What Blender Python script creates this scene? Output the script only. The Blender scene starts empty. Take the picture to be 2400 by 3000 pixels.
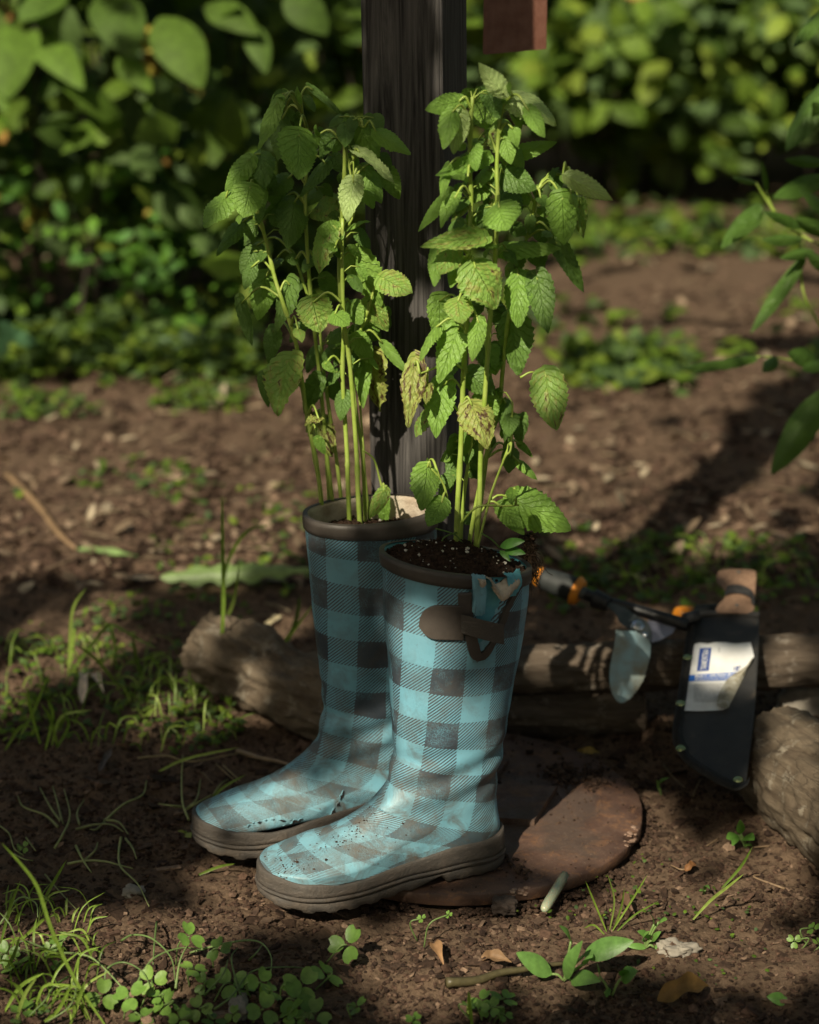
import bpy, math, random
from mathutils import Vector, Matrix, noise
random.seed(7)
R = math.radians
scn = bpy.context.scene
COL = scn.collection
# ------------------------------------------------------------------ camera
H = 1.02; PITCH = R(18); F = 6248.0          # F: focal length in photo pixels (2400 x 3000)
cam_d = bpy.data.cameras.new('camera'); cam = bpy.data.objects.new('camera', cam_d); COL.objects.link(cam)
cam.location = (0, 0, H); cam.rotation_euler = (math.pi/2 - PITCH, 0, 0)
cam_d.sensor_fit = 'VERTICAL'; cam_d.sensor_height = 36; cam_d.sensor_width = 28.8
cam_d.lens = 36*F/3000; cam_d.clip_start = .05; cam_d.clip_end = 300
cam_d.dof.use_dof = True; cam_d.dof.focus_distance = 2.06; cam_d.dof.aperture_fstop = 3.9
scn.camera = cam
# ------------------------------------------------------------------ light
SAZ, SEL = R(24), R(41)
SUN = Vector((-math.sin(SAZ)*math.cos(SEL), -math.cos(SAZ)*math.cos(SEL), math.sin(SEL)))   # towards the sun
w = bpy.data.worlds.new('World'); scn.world = w; w.use_nodes = True
wn = w.node_tree; bg = wn.nodes['Background']
sky = wn.nodes.new('ShaderNodeTexSky'); sky.sky_type = 'NISHITA'; sky.sun_disc = False
sky.sun_elevation = SEL; sky.sun_rotation = R(204); sky.dust_density = 3.0; sky.ozone_density = .6
wn.links.new(sky.outputs[0], bg.inputs[0]); bg.inputs[1].default_value = .085
sl = bpy.data.lights.new('sun', 'SUN'); sl.energy = 5.0; sl.angle = R(.55); sl.color = (1, .95, .87)
so = bpy.data.objects.new('sun', sl); COL.objects.link(so)
so.rotation_euler = SUN.to_track_quat('Z', 'Y').to_euler(); so.location = SUN*10
vs = scn.view_settings
vs.view_transform = 'Standard'; vs.look = 'None'; vs.gamma = 1; vs.use_curve_mapping = False; vs.exposure = .42
try:
    vs.use_white_balance = True; vs.white_balance_temperature = 7600; vs.white_balance_tint = 5
except Exception: pass

# ------------------------------------------------------------------ helpers
FW = Vector((0, math.cos(PITCH), -math.sin(PITCH))); UP = Vector((0, math.sin(PITCH), math.cos(PITCH)))
CAM = Vector((0, 0, H))
def ray(px, py): return FW + Vector(((px-1200)/F, 0, 0)) + UP*((1500-py)/F)
def at(px, py, Y): d = ray(px, py); return CAM + d*(Y/d.y)
def gnd(px, py, z=0.): d = ray(px, py); return CAM + d*((z-H)/d.z)
def onplane(px, py, p0, n, off=0.): d = ray(px, py); return CAM + d*((p0+n*off-CAM).dot(n)/d.dot(n))
def proj(p):
    q = p-CAM; dz = q.dot(FW)
    return 1200+q.x/dz*F, 1500-q.dot(UP)/dz*F
def cv(lst, x0, y0, s): return [(x0+x/s, y0+y/s) for x, y in lst]
def rnd(a, b): return random.uniform(a, b)
def lerp(a, b, t): return a+(b-a)*t
def catmull(P, n):
    out = []
    P = [P[0]*2-P[1]] + list(P) + [P[-1]*2-P[-2]]
    for i in range(1, len(P)-2):
        for k in range(n):
            t = k/n; a, b, c, d = P[i-1], P[i], P[i+1], P[i+2]
            out.append(((b*2)+(c-a)*t+(a*2-b*5+c*4-d)*t*t+(b*3-a-c*3+d)*t**3)*.5)
    out.append(P[-2].copy()); return out
def interp(tab, x):
    if x <= tab[0][0]: return tab[0][1]
    for (a, va), (b, vb) in zip(tab, tab[1:]):
        if x <= b:
            t = (x-a)/(b-a); t = t*t*(3-2*t); return va+(vb-va)*t
    return tab[-1][1]
def fbm(p, o=3):
    s = 0; a = 1
    for _ in range(o): s += a*noise.noise(p); p = p*2.1; a *= .5
    return s

def smoothpts(pts, n=4): return [(p.x, p.y) for p in catmull([Vector((x, y, 0)) for x, y in pts], n)]

class MB:
    def __init__(s): s.v = []; s.f = []; s.c = []; s.uv = []; s.hascol = False; s.m = []
    def add(s, vs, fs, col=None, uv=None, mi=0):
        o = len(s.v); s.v += [tuple(v) for v in vs]
        for f in fs:
            s.f.append([i+o for i in f]); s.c.append(col or (1, 1, 1)); s.m.append(mi)
            s.uv.append([uv[i] for i in f] if uv else None)
        if col: s.hascol = True
    def tube(s, pts, rad, n=7, col=None, cap=True, ell=1.):
        vs = []; fs = []; N = len(pts)
        if not hasattr(rad, '__len__'): rad = [rad]*N
        ref = Vector((.3, .2, 1)).normalized()
        for i, p in enumerate(pts):
            t = (pts[min(i+1, N-1)]-pts[max(i-1, 0)]).normalized()
            a = t.cross(ref)
            if a.length < .05: a = t.cross(Vector((1, 0, 0)))
            a.normalize(); b = t.cross(a)
            for k in range(n):
                q = 2*math.pi*k/n; vs.append(p+(a*math.cos(q)+b*math.sin(q)*ell)*rad[i])
        for i in range(N-1):
            for k in range(n):
                fs.append((i*n+k, i*n+(k+1) % n, (i+1)*n+(k+1) % n, (i+1)*n+k))
        if cap: fs.append(tuple(range(n-1, -1, -1))); fs.append(tuple((N-1)*n+k for k in range(n)))
        s.add(vs, fs, col)
    def box(s, c, sz, M=None, col=None, jit=0.):
        vs = []
        for x in (-.5, .5):
            for y in (-.5, .5):
                for z in (-.5, .5):
                    p = Vector((x*sz[0], y*sz[1], z*sz[2]))
                    if jit: p += Vector((rnd(-1, 1)*sz[0], rnd(-1, 1)*sz[1], rnd(-1, 1)*sz[2]))*jit
                    if M: p = M @ p
                    vs.append(p+Vector(c))
        s.add(vs, [(0, 1, 3, 2), (4, 6, 7, 5), (0, 4, 5, 1), (2, 3, 7, 6), (0, 2, 6, 4), (1, 5, 7, 3)], col)
    def grid(s, rows, closed=False, col=None, uvs=None, flip=False, mi=0):
        nr = len(rows); nc = len(rows[0]); vs = [v for r in rows for v in r]; fs = []
        for i in range(nr-1):
            for k in range(nc if closed else nc-1):
                q = (i*nc+k, i*nc+(k+1) % nc, (i+1)*nc+(k+1) % nc, (i+1)*nc+k)
                fs.append(q[::-1] if flip else q)
        s.add(vs, fs, col, [u for r in uvs for u in r] if uvs else None, mi)
    def mesh(s, name, mat, smooth=True):
        me = bpy.data.meshes.new(name); me.from_pydata(s.v, [], s.f)
        for m in (mat if isinstance(mat, (list, tuple)) else [mat]): me.materials.append(m)
        if smooth: me.polygons.foreach_set('use_smooth', [True]*len(s.f))
        if any(s.m): me.polygons.foreach_set('material_index', s.m)
        if s.hascol:
            ca = me.color_attributes.new('Col', 'FLOAT_COLOR', 'CORNER'); d = []
            for f, c in zip(s.f, s.c): d += [c[0], c[1], c[2], 1.]*len(f)
            ca.data.foreach_set('color', d)
        if any(u is not None for u in s.uv):
            ul = me.uv_layers.new(name='UVMap'); d = []
            for f, u in zip(s.f, s.uv):
                for k in range(len(f)): d += list(u[k]) if u else [0, 0]
            ul.data.foreach_set('uv', d)
        me.update(); return me

def link(name, me, parent=None, kind=None):
    o = bpy.data.objects.new(name, me); COL.objects.link(o)
    if parent: o.parent = parent
    if kind: o['kind'] = kind
    return o
def thing(name, label, cat, loc=(0, 0, 0), rz=0., group=None):
    o = bpy.data.objects.new(name, None); COL.objects.link(o); o.empty_display_size = .05
    o.location = loc; o.rotation_euler = (0, 0, rz); o['label'] = label; o['category'] = cat
    if group: o['group'] = group
    return o
def tag(o, label, cat, group=None):
    o['label'] = label; o['category'] = cat
    if group: o['group'] = group
    return o
def wpart(name, mb, mat, parent, smooth=True, kind=None):
    """mesh in world coordinates put under a parent that only has a translation"""
    L = Vector(parent.location); mb.v = [(x-L.x, y-L.y, z-L.z) for x, y, z in mb.v]
    return link(name, mb.mesh(name, mat, smooth), parent, kind)
def wthing(name, mb, mat, label, cat, smooth=True, group=None, org=None):
    """a one-mesh thing, origin at the bottom centre"""
    xs = [v[0] for v in mb.v]; ys = [v[1] for v in mb.v]; zs = [v[2] for v in mb.v]
    L = org or Vector(((min(xs)+max(xs))/2, (min(ys)+max(ys))/2, min(zs)))
    mb.v = [(x-L[0], y-L[1], z-L[2]) for x, y, z in mb.v]
    o = link(name, mb.mesh(name, mat, smooth)); o.location = L; return tag(o, label, cat, group)

# ------------------------------------------------------------------ materials
class NT:
    def __init__(s, name, rough=.6, spec=.4):
        s.m = bpy.data.materials.new(name); s.m.use_nodes = True; s.t = s.m.node_tree
        s.b = s.t.nodes['Principled BSDF']; s.out = s.t.nodes['Material Output']
        s.b.inputs['Roughness'].default_value = rough; s.b.inputs['Specular IOR Level'].default_value = spec
    def n(s, typ, **kw):
        nd = s.t.nodes.new(typ)
        for k, v in kw.items():
            if k in nd.inputs.keys(): s.set(nd.inputs[k], v)
            else: setattr(nd, k, v)
        return nd
    def set(s, inp, v):
        if hasattr(v, 'is_linked') or isinstance(v, bpy.types.NodeSocket): s.t.links.new(v, inp)
        else: inp.default_value = (v+(1,)) if isinstance(v, tuple) and len(v) == 3 and inp.type == 'RGBA' else v
    def coord(s, which='Object', scale=(1, 1, 1), rot=(0, 0, 0)):
        tc = s.n('ShaderNodeTexCoord'); mp = s.n('ShaderNodeMapping')
        s.t.links.new(tc.outputs[which], mp.inputs['Vector']); mp.inputs['Scale'].default_value = scale
        mp.inputs['Rotation'].default_value = rot; return mp.outputs[0]
    def noise(s, vec, scale, detail=4, rough=.55, dist=0.):
        nd = s.n('ShaderNodeTexNoise', Vector=vec); nd.inputs['Scale'].default_value = scale
        nd.inputs['Detail'].default_value = detail; nd.inputs['Roughness'].default_value = rough
        nd.inputs['Distortion'].default_value = dist; return nd.outputs['Fac']
    def voro(s, vec, scale, feat='F1', out='Distance'):
        nd = s.n('ShaderNodeTexVoronoi', Vector=vec, feature=feat); nd.inputs['Scale'].default_value = scale
        return nd.outputs[out]
    def math(s, op, a, b=0., clamp=False):
        nd = s.n('ShaderNodeMath', operation=op, use_clamp=clamp); s.set(nd.inputs[0], a); s.set(nd.inputs[1], b); return nd.outputs[0]
    def ramp(s, fac, *stops):
        nd = s.n('ShaderNodeValToRGB'); s.set(nd.inputs[0], fac); e = nd.color_ramp.elements
        while len(e) < len(stops): e.new(.5)
        for el, (p, c) in zip(e, stops):
            el.position = p; el.color = (c, c, c, 1) if not isinstance(c, tuple) else c+(1,)
        return nd.outputs[0]
    def mix(s, fac, a, b, mode='MIX'):
        nd = s.n('ShaderNodeMix', data_type='RGBA', blend_type=mode); s.set(nd.inputs[0], fac); s.set(nd.inputs[6], a); s.set(nd.inputs[7], b)
        return nd.outputs[2]
    def bump(s, h, dist=.001, strength=1.):
        nd = s.n('ShaderNodeBump'); s.set(nd.inputs['Height'], h); nd.inputs['Distance'].default_value = dist
        nd.inputs['Strength'].default_value = strength
        old = s.b.inputs['Normal']
        if old.is_linked: s.t.links.new(old.links[0].from_socket, nd.inputs['Normal'])
        s.t.links.new(nd.outputs[0], old); s.nrm = nd.outputs[0]
    def col(s, c): s.set(s.b.inputs['Base Color'], c); s.c = c
    def rough(s, c): s.set(s.b.inputs['Roughness'], c)
    def trans(s, fac, tint=(1, 1, 1)):
        tr = s.n('ShaderNodeBsdfTranslucent'); s.set(tr.inputs['Color'], s.mix(1., s.c, tint, 'MULTIPLY'))
        mx = s.n('ShaderNodeMixShader'); mx.inputs[0].default_value = fac
        s.t.links.new(s.b.outputs[0], mx.inputs[1]); s.t.links.new(tr.outputs[0], mx.inputs[2]); s.t.links.new(mx.outputs[0], s.out.inputs[0])

def m_simple(name, c, c2=None, sc=60, rough=.6, bump=.0004, metal=0, bsc=None, spec=.4):
    t = NT(name, rough, spec); v = t.coord()
    t.col(t.mix(t.ramp(t.noise(v, sc), (.35, 0.), (.65, 1.)), c, c2 or tuple(x*.75 for x in c)))
    t.b.inputs['Metallic'].default_value = metal
    if bump: t.bump(t.noise(v, bsc or sc*3), bump)
    return t.m
def m_attr(name, rough=.7, trans=0., sc=150, bump=.0005, var=.3, spec=.3, tint=(1.5, 1.7, .6)):
    t = NT(name, rough, spec); v = t.coord()
    a = t.n('ShaderNodeAttribute', attribute_name='Col').outputs['Color']
    k = t.ramp(t.noise(v, sc), (.3, 1-var), (.7, 1+var)); t.col(t.mix(1., a, k, 'MULTIPLY'))
    if bump: t.bump(t.noise(v, sc*2), bump)
    if trans: t.trans(trans, tint)
    return t.m

def m_boot(name):
    t = NT(name, .42, .5)
    uv = t.n('ShaderNodeTexCoord').outputs['UV']; ob = t.coord()
    sp = t.n('ShaderNodeSeparateXYZ', Vector=uv); C = .0325; CVv = .029
    wob = t.math('ADD', t.math('MULTIPLY', t.math('SUBTRACT', t.noise(ob, 18, 2), .5), .006), t.math('MULTIPLY', t.math('SUBTRACT', t.noise(ob, 600, 2), .5), .0012))
    U = t.math('ADD', sp.outputs[0], wob); V = t.math('ADD', sp.outputs[1], wob)
    def half(x, off, C):
        f = t.math('FRACT', t.math('ADD', t.math('MULTIPLY', x, 1/(2*C)), off)); return t.math('GREATER_THAN', f, .5)
    a = half(U, .18, C); b = half(V, .87, CVv)
    s = t.math('ADD', a, b)
    both = t.math('GREATER_THAN', s, 1.5); one = t.math('MULTIPLY', t.math('GREATER_THAN', s, .5), t.math('LESS_THAN', s, 1.5))
    st = t.math('FRACT', t.math('MULTIPLY', t.math('ADD', sp.outputs[0], t.math('MULTIPLY', sp.outputs[1], 1.0)), 1/.0037))
    st = t.math('MULTIPLY', t.math('GREATER_THAN', st, .5), one)
    dark = t.math('MAXIMUM', both, st)
    # worn paint: the dark print is crazed and rubbed so the turquoise shows through
    crz = t.ramp(t.voro(t.coord(scale=(1, 1, 1)), 330, 'DISTANCE_TO_EDGE'), (.02, 1.), (.07, 0.))
    wear = t.ramp(t.noise(ob, 22, 6, .7), (.46, 0.), (.62, 1.))
    rub = t.math('MULTIPLY', t.ramp(t.noise(ob, 900, 3, .8), (.50, 0.), (.60, 1.)), wear)
    loss = t.math('MAXIMUM', t.math('MULTIPLY', crz, t.math('MULTIPLY', wear, .55)), t.math('MULTIPLY', rub, .75))
    dark = t.math('MULTIPLY', dark, t.math('SUBTRACT', 1., t.math('MULTIPLY', loss, .9)), True)
    teal = t.mix(t.noise(ob, 14, 4), (.125, .325, .42), (.165, .39, .485))
    char = t.mix(t.noise(ob, 40, 5), (.028, .040, .055), (.062, .075, .092))
    c = t.mix(dark, teal, char)
    fade = t.math('MULTIPLY', t.ramp(t.n('ShaderNodeSeparateXYZ', Vector=ob).outputs[2], (.055, 1.), (.13, 0.)), t.ramp(t.noise(ob, 35, 5, .65), (.3, .35), (.7, 1.)))
    c = t.mix(t.math('MULTIPLY', fade, .20), c, (.20, .37, .39))
    # dirt : heavier near the foot and in streaks
    gz = t.n('ShaderNodeSeparateXYZ', Vector=ob).outputs[2]
    low = t.ramp(gz, (.05, .85), (.22, .30))
    d = t.math('MULTIPLY', t.ramp(t.noise(ob, 30, 8, .72, .6), (.46, 0.), (.66, 1.)), low)
    sp2 = t.math('MULTIPLY', t.ramp(t.noise(ob, 260, 5, .7), (.62, 0.), (.68, 1.)), t.ramp(t.noise(ob, 12, 3), (.45, 0.), (.6, .9)))
    dd = t.math('MAXIMUM', d, sp2)
    c = t.mix(dd, c, (.10, .075, .055)); t.col(c)
    haze = t.math('MULTIPLY', t.ramp(t.noise(ob, 9, 5), (.4, 0.), (.7, .13)), 1.)
    t.col(t.mix(haze, c, (.22, .24, .22)))
    t.rough(t.ramp(t.noise(ob, 70, 4), (.3, .36), (.7, .62)))
    t.bump(t.voro(ob, 330, 'DISTANCE_TO_EDGE'), .00018, .6); t.bump(t.noise(ob, 60, 5), .0007, .6); t.bump(t.math('MULTIPLY', dark, 1.), .00015, .5)
    t.bump(dd, .0006, .6)
    return t.m

def m_leaf(name, c1, c2, spots=0., trans=.3, tint=(1.5, 1.6, .5), under=False):
    t = NT(name, .48, .45)
    uv = t.n('ShaderNodeTexCoord').outputs['UV']; sp = t.n('ShaderNodeSeparateXYZ', Vector=uv)
    ob = t.coord(); rn = t.n('ShaderNodeObjectInfo').outputs['Random']
    s = t.math('ABSOLUTE', sp.outputs[0]); v = sp.outputs[1]
    ph = t.math('SUBTRACT', t.math('MULTIPLY', v, 7.), t.math('MULTIPLY', t.math('POWER', s, .8), 2.6))
    ph = t.math('ADD', ph, t.math('MULTIPLY', t.math('SUBTRACT', t.noise(uv, 6, 2), .5), .35))
    tri = t.math('ABSOLUTE', t.math('SUBTRACT', t.math('FRACT', ph), .5))       # 0.5 at a vein
    side = t.ramp(tri, (.40, 0.), (.5, 1.)); mid = t.ramp(s, (.012, 1.), (.06, 0.))
    vein = t.math('MAXIMUM', side, mid)
    cell = t.voro(uv, 17, 'SMOOTH_F1')
    base = t.mix(t.noise(uv, 7, 3), c1, c2)
    base = t.mix(t.math('MULTIPLY', rn, .55), base, tuple(x*y for x, y in zip(c2, (1.25, 1.08, 1.2))))
    base = t.mix(t.math('MULTIPLY', cell, .5), base, tuple(x*1.5 for x in c2))
    base = t.mix(t.math('MULTIPLY', vein, .75 if under else .35), base, tuple(x*(1.9 if under else 1.35) for x in c2))
    geo = t.n('ShaderNodeNewGeometry').outputs['Backfacing']
    base = t.mix(t.math('MULTIPLY', geo, .5), base, (.17, .26, .10))
    if spots:
        sv = t.n('ShaderNodeVectorMath', operation='ADD'); t.set(sv.inputs[0], uv); t.set(sv.inputs[1], t.n('ShaderNodeCombineXYZ', X=t.math('MULTIPLY', rn, 9.), Y=t.math('MULTIPLY', rn, 5.)).outputs[0])
        k = t.ramp(t.noise(sv.outputs[0], 3.2, 5, .65), (.60-.16*spots, 0.), (.66-.16*spots, 1.))
        yk = t.ramp(t.noise(sv.outputs[0], 3.2, 5, .65), (.50-.16*spots, 0.), (.62-.16*spots, .8))
        base = t.mix(yk, base, (.34, .33, .09)); base = t.mix(k, base, (.085, .045, .02))
    dots = t.math('MULTIPLY', t.ramp(t.noise(ob, 130, 2), (.70, 0.), (.74, 1.)), .6)
    base = t.mix(dots, base, (.06, .04, .015))
    t.col(base)
    h = t.math('SUBTRACT', t.math('MULTIPLY', t.math('SUBTRACT', 1., cell), .6), t.math('MULTIPLY', vein, -1. if under else 1.))
    t.bump(h, .0016, .8); t.rough(t.ramp(t.noise(uv, 30), (.3, .38), (.7, .6)))
    t.trans(trans, tint); return t.m

def m_wood(name, c1, c2, scale=1., axis='Z', dist=.0012, rough=.7, spec=.3):
    t = NT(name, rough, spec); sc = {'Z': (1, 1, .035), 'X': (.06, 1, 1), 'Y': (1, .06, 1)}[axis]
    v = t.coord(scale=sc); g = t.noise(v, 90*scale, 6, .65, 2.2); g2 = t.noise(v, 25*scale, 4, .6, 2.6)
    t.col(t.mix(t.ramp(g, (.35, 0.), (.68, 1.)), c1, c2))
    t.bump(g2, dist*1.5, .8); t.bump(g, dist, .9); t.bump(t.noise(t.coord(), 700), .0002)
    return t.m
def m_bark(name, c1, c2, c3, sc=1.):
    t = NT(name, .85, .2); v = t.coord(scale=(.16, 1, 1))
    n1 = t.noise(v, 60*sc, 8, .7, .5); 
    wv = t.n('ShaderNodeVectorMath', operation='ADD'); t.set(wv.inputs[0], v); t.set(wv.inputs[1], t.mix(.965, t.n('ShaderNodeTexNoise', Vector=v, Scale=40., Detail=5.).outputs['Color'], (0., 0., 0.)))
    cr = t.math('ADD', t.voro(wv.outputs[0], 58*sc, 'DISTANCE_TO_EDGE'), t.ramp(t.noise(v, 14*sc, 4), (.42, 0.), (.62, .12)))
    c = t.mix(t.ramp(n1, (.35, 0.), (.65, 1.)), c1, c2)
    c = t.mix(t.ramp(t.noise(t.coord(), 38*sc, 6, .7), (.56, 0.), (.64, .8)), c, c3)
    c = t.mix(t.ramp(cr, (.0, .55), (.035, 0.)), c, tuple(x*.3 for x in c1)); t.col(c)
    t.bump(t.ramp(cr, (0., 0.), (.06, 1.)), .0008, .5); t.bump(n1, .004, .8); t.bump(t.noise(v, 400), .0008)
    return t.m
def m_soil(name, c1, c2, perl=False):
    t = NT(name, .95, .12); v = t.coord()
    n1 = t.noise(v, 9, 6, .6); n2 = t.noise(v, 120, 6, .75); n3 = t.voro(v, 170)
    c = t.mix(t.ramp(n2, (.3, 0.), (.7, 1.)), c1, c2)
    c = t.mix(t.math('MULTIPLY', n1, .7), c, tuple(x*1.35 for x in c2))
    c = t.mix(t.ramp(n3, (.0, .5), (.5, 0.)), c, tuple(x*.45 for x in c1)); t.col(c)
    t.bump(n2, .006, .9); t.bump(t.noise(v, 500, 4, .7), .0015, .8); t.bump(t.voro(v, 90), .004, .6)
    return t.m

M = {}
M['ground'] = m_soil('soil_mulch', (.042, .024, .015), (.150, .100, .068))
M['chips'] = m_attr('bark_mulch', .85, 0, 260, .0008, .45, .2)
M['foliage'] = m_attr('foliage', .62, .30, 60, .0006, .25, .22)
M['weed'] = m_attr('weed_green', .42, .3, 160, .0004, .2, .45)
M['potting'] = m_soil('potting_soil', (.018, .010, .007), (.055, .032, .022))
M['perlite'] = m_simple('perlite', (.55, .50, .44), sc=300)
M['boot'] = m_boot('buffalo_check_rubber')
def m_sole():
    t = NT('grey_rubber', .62, .3); v = t.coord(); z = t.n('ShaderNodeSeparateXYZ', Vector=v).outputs[2]
    c = t.mix(t.noise(v, 26, 5), (.048, .042, .038), (.082, .072, .064))
    mud = t.math('MULTIPLY', t.ramp(t.noise(v, 42, 8, .75, .5), (.40, 0.), (.60, 1.)), t.ramp(z, (.004, .95), (.040, .35)))
    c = t.mix(mud, c, t.mix(t.noise(v, 300, 3), (.078, .060, .047), (.135, .108, .086)))
    scr = t.ramp(t.noise(t.coord(scale=(.15, .15, 1)), 420, 3), (.60, 0.), (.68, .5)); c = t.mix(scr, c, (.14, .12, .105)); t.col(c)
    t.rough(t.ramp(mud, (0., .5), (1., .95))); t.bump(mud, .0012, .8); t.bump(t.noise(v, 420, 4, .7), .0007, .8); return t.m
M['gray_rubber'] = m_sole()
M['brown_rubber'] = m_simple('brown_rubber', (.050, .041, .036), (.072, .060, .051), 40, .5, .0003, bsc=200)
M['lining'] = m_simple('canvas_lining', (.55, .47, .38), (.30, .23, .17), 45, .95, .0010, bsc=500)
M['teal_in'] = m_simple('turquoise_rubber', (.07, .27, .34), (.11, .37, .44), 60, .45)
M['tear'] = m_simple('tear_shadow', (.012, .010, .010), sc=50, rough=.9)
M['leaf'] = m_leaf('balm_leaf', (.125, .25, .032), (.18, .33, .062))
M['leafu'] = m_leaf('balm_leaf_underside', (.30, .41, .13), (.34, .46, .18), under=True)
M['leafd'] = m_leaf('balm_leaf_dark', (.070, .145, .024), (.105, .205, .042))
M['leafs'] = m_leaf('balm_leaf_spotted', (.135, .255, .038), (.195, .335, .068), spots=.03)
M['leafb'] = m_leaf('balm_leaf_browned', (.19, .27, .05), (.25, .32, .08), spots=.5)
M['stem'] = m_simple('balm_stem', (.22, .32, .05), (.30, .38, .09), 70, .45, .0002)
M['postwood'] = m_wood('stained_post_wood', (.016, .014, .014), (.115, .106, .102), 1., 'Z', .0026, .65, .25)
M['rust'] = m_simple('rusty_red_board', (.19, .075, .050), (.26, .12, .085), 55, .55, .0006, bsc=260)
M['bark'] = m_bark('bark', (.050, .036, .026), (.115, .088, .066), (.20, .17, .14))
M['barkg'] = m_bark('grey_bark', (.070, .050, .034), (.140, .108, .076), (.21, .18, .14))
M['cutwood'] = m_wood('cut_wood', (.30, .20, .13), (.42, .31, .21), 1., 'Y', .0008)
def m_plate():
    t = NT('rusty_plate', .6, .35); v = t.coord()
    c = t.mix(t.ramp(t.noise(v, 26, 6, .65), (.35, 0.), (.65, 1.)), (.060, .031, .023), (.125, .072, .052))
    c = t.mix(t.ramp(t.noise(v, 55, 8, .75, 1.), (.52, 0.), (.60, .8)), c, (.17, .085, .045))
    c = t.mix(t.ramp(t.noise(v, 12, 5, .6), (.50, 0.), (.62, .6)), c, (.055, .043, .036)); c = t.mix(t.ramp(t.noise(v, 330, 3, .8), (.62, 0.), (.68, .7)), c, (.22, .16, .12)); t.col(c)
    t.rough(t.ramp(t.noise(v, 40, 5), (.35, .42), (.65, .8))); t.bump(t.noise(v, 55, 8, .75, 1.), .0006, .8); t.bump(t.noise(v, 500, 3), .0005); return t.m
M['plate'] = m_plate()
M['chipface'] = m_simple('chipped_stone', (.30, .20, .15), (.16, .09, .06), 160, .6, .002)
M['nylon'] = None

def m_nylon():
    t = NT('black_nylon', .6, .35); v = t.coord()
    wv = t.math('MULTIPLY', t.noise(v, 1400, 1), 1.); n = t.noise(v, 18, 5, .7)
    c = t.mix(t.ramp(n, (.35, 0.), (.7, 1.)), (.020, .020, .021), (.042, .039, .036))
    t.col(t.mix(t.ramp(t.noise(v, 35, 4, .7, .4), (.62, 0.), (.72, .6)), c, (.10, .075, .055)))
    t.bump(wv, .0004, .7); return t.m
M['nylon'] = m_nylon()
M['binding'] = m_simple('black_binding', (.014, .013, .013), (.03, .028, .027), 200, .7, .0008, bsc=700)
M['paper'] = m_simple('white_paper', (.72, .72, .72), (.60, .59, .57), 30, .5, .0002)
M['paperback'] = m_simple('paper_back', (.42, .41, .36), (.22, .19, .13), 110, .8)
M['blue'] = m_simple('blue_print', (.012, .055, .26), sc=30, bump=0, rough=.45)
M['blue2'] = m_simple('bright_blue_print', (.02, .13, .50), sc=30, bump=0, rough=.45)
M['greyprint'] = m_simple('grey_print', (.30, .30, .31), sc=30, bump=0)
M['rivet'] = m_simple('green_brass', (.22, .28, .12), (.35, .38, .2), 200, .25, .0002, metal=.8)
M['handlewood'] = m_wood('handle_wood', (.15, .085, .055), (.26, .16, .105), 1.6, 'Z', .0006)
M['blade'] = m_simple('worn_blade_steel', (.22, .34, .38), (.19, .17, .12), 32, .42, .0003, metal=.35, bsc=60)
M['blade2'] = m_simple('violet_grey_steel', (.26, .27, .34), (.20, .20, .26), 60, .4, .0002, metal=.4)
M['darksteel'] = m_simple('dark_steel', (.05, .065, .068), (.09, .10, .10), 80, .45, .0003, metal=.3)
M['bolt'] = m_simple('bright_bolt', (.65, .66, .68), sc=80, rough=.18, bump=0, metal=1)
M['orange'] = m_simple('orange_plastic', (.70, .25, .025), (.60, .20, .02), 60, .4, .0002)
M['grip'] = m_simple('grey_grip', (.012, .014, .014), (.022, .025, .024), 100, .65, .0004)
M['black'] = m_simple('black_plastic', (.016, .016, .018), sc=70, rough=.4)
M['wax'] = NT('translucent_plastic', .3, .5)
M['wax'].col(M['wax'].mix(M['wax'].noise(M['wax'].coord(), 80), (.30, .33, .23), (.38, .42, .30)))
M['wax'].b.inputs['Subsurface Weight'].default_value = .4; M['wax'].b.inputs['Subsurface Scale'].default_value = .004; M['wax'] = M['wax'].m
M['stone'] = m_simple('pale_stone', (.26, .23, .19), (.16, .14, .12), 50, .9, .0015, bsc=140)
M['dry'] = m_attr('dry_leaf', .6, .2, 90, .0008, .3, .3, tint=(1.4, 1.1, .6))
M['tree'] = m_attr('added_canopy_leaf', .5, .12, 40, 0, .2, .3)
M['trunk'] = m_bark('dark_bark', (.02, .015, .012), (.05, .04, .03), (.07, .06, .05))

# ------------------------------------------------------------------ ground
PC = gnd(1335, 2362, .012); PR = .2
def g(x, y):
    p = Vector((x, y, 0))
    h = .009*noise.noise(p*1.3) + .004*noise.noise(p*4.1+Vector((3, 1, 0)))
    if 1.2 < y < 4 and abs(x) < 1.3:
        h += .0080*noise.noise(p*14) + .0065*noise.noise(p*33) + .0045*noise.noise(p*75) + .0024*noise.noise(p*160)
    d = math.hypot(x-PC.x, y-PC.y)
    k = min(1, max(0, (d-PR*.98)/.12)); h = h*k + (1-k)*(-.010 + .3*h)
    return h
def axis(lo, hi, a, b, fine, n):
    pts = [a+(b-a)*i/fine for i in range(fine+1)]
    left = [a-(a-lo)*(i/n)**2.6 for i in range(n, 0, -1)]; right = [b+(hi-b)*(i/n)**2.6 for i in range(1, n+1)]
    return left+pts+right
xs = axis(-60, 60, -.75, .75, 260, 34); ys = axis(-25, 110, 1.5, 3.1, 280, 44)
mb = MB(); mb.grid([[Vector((x, y, g(x, y))) for x in xs] for y in ys])
link('ground', mb.mesh('ground', M['ground'])).__setitem__('kind', 'structure')

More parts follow.
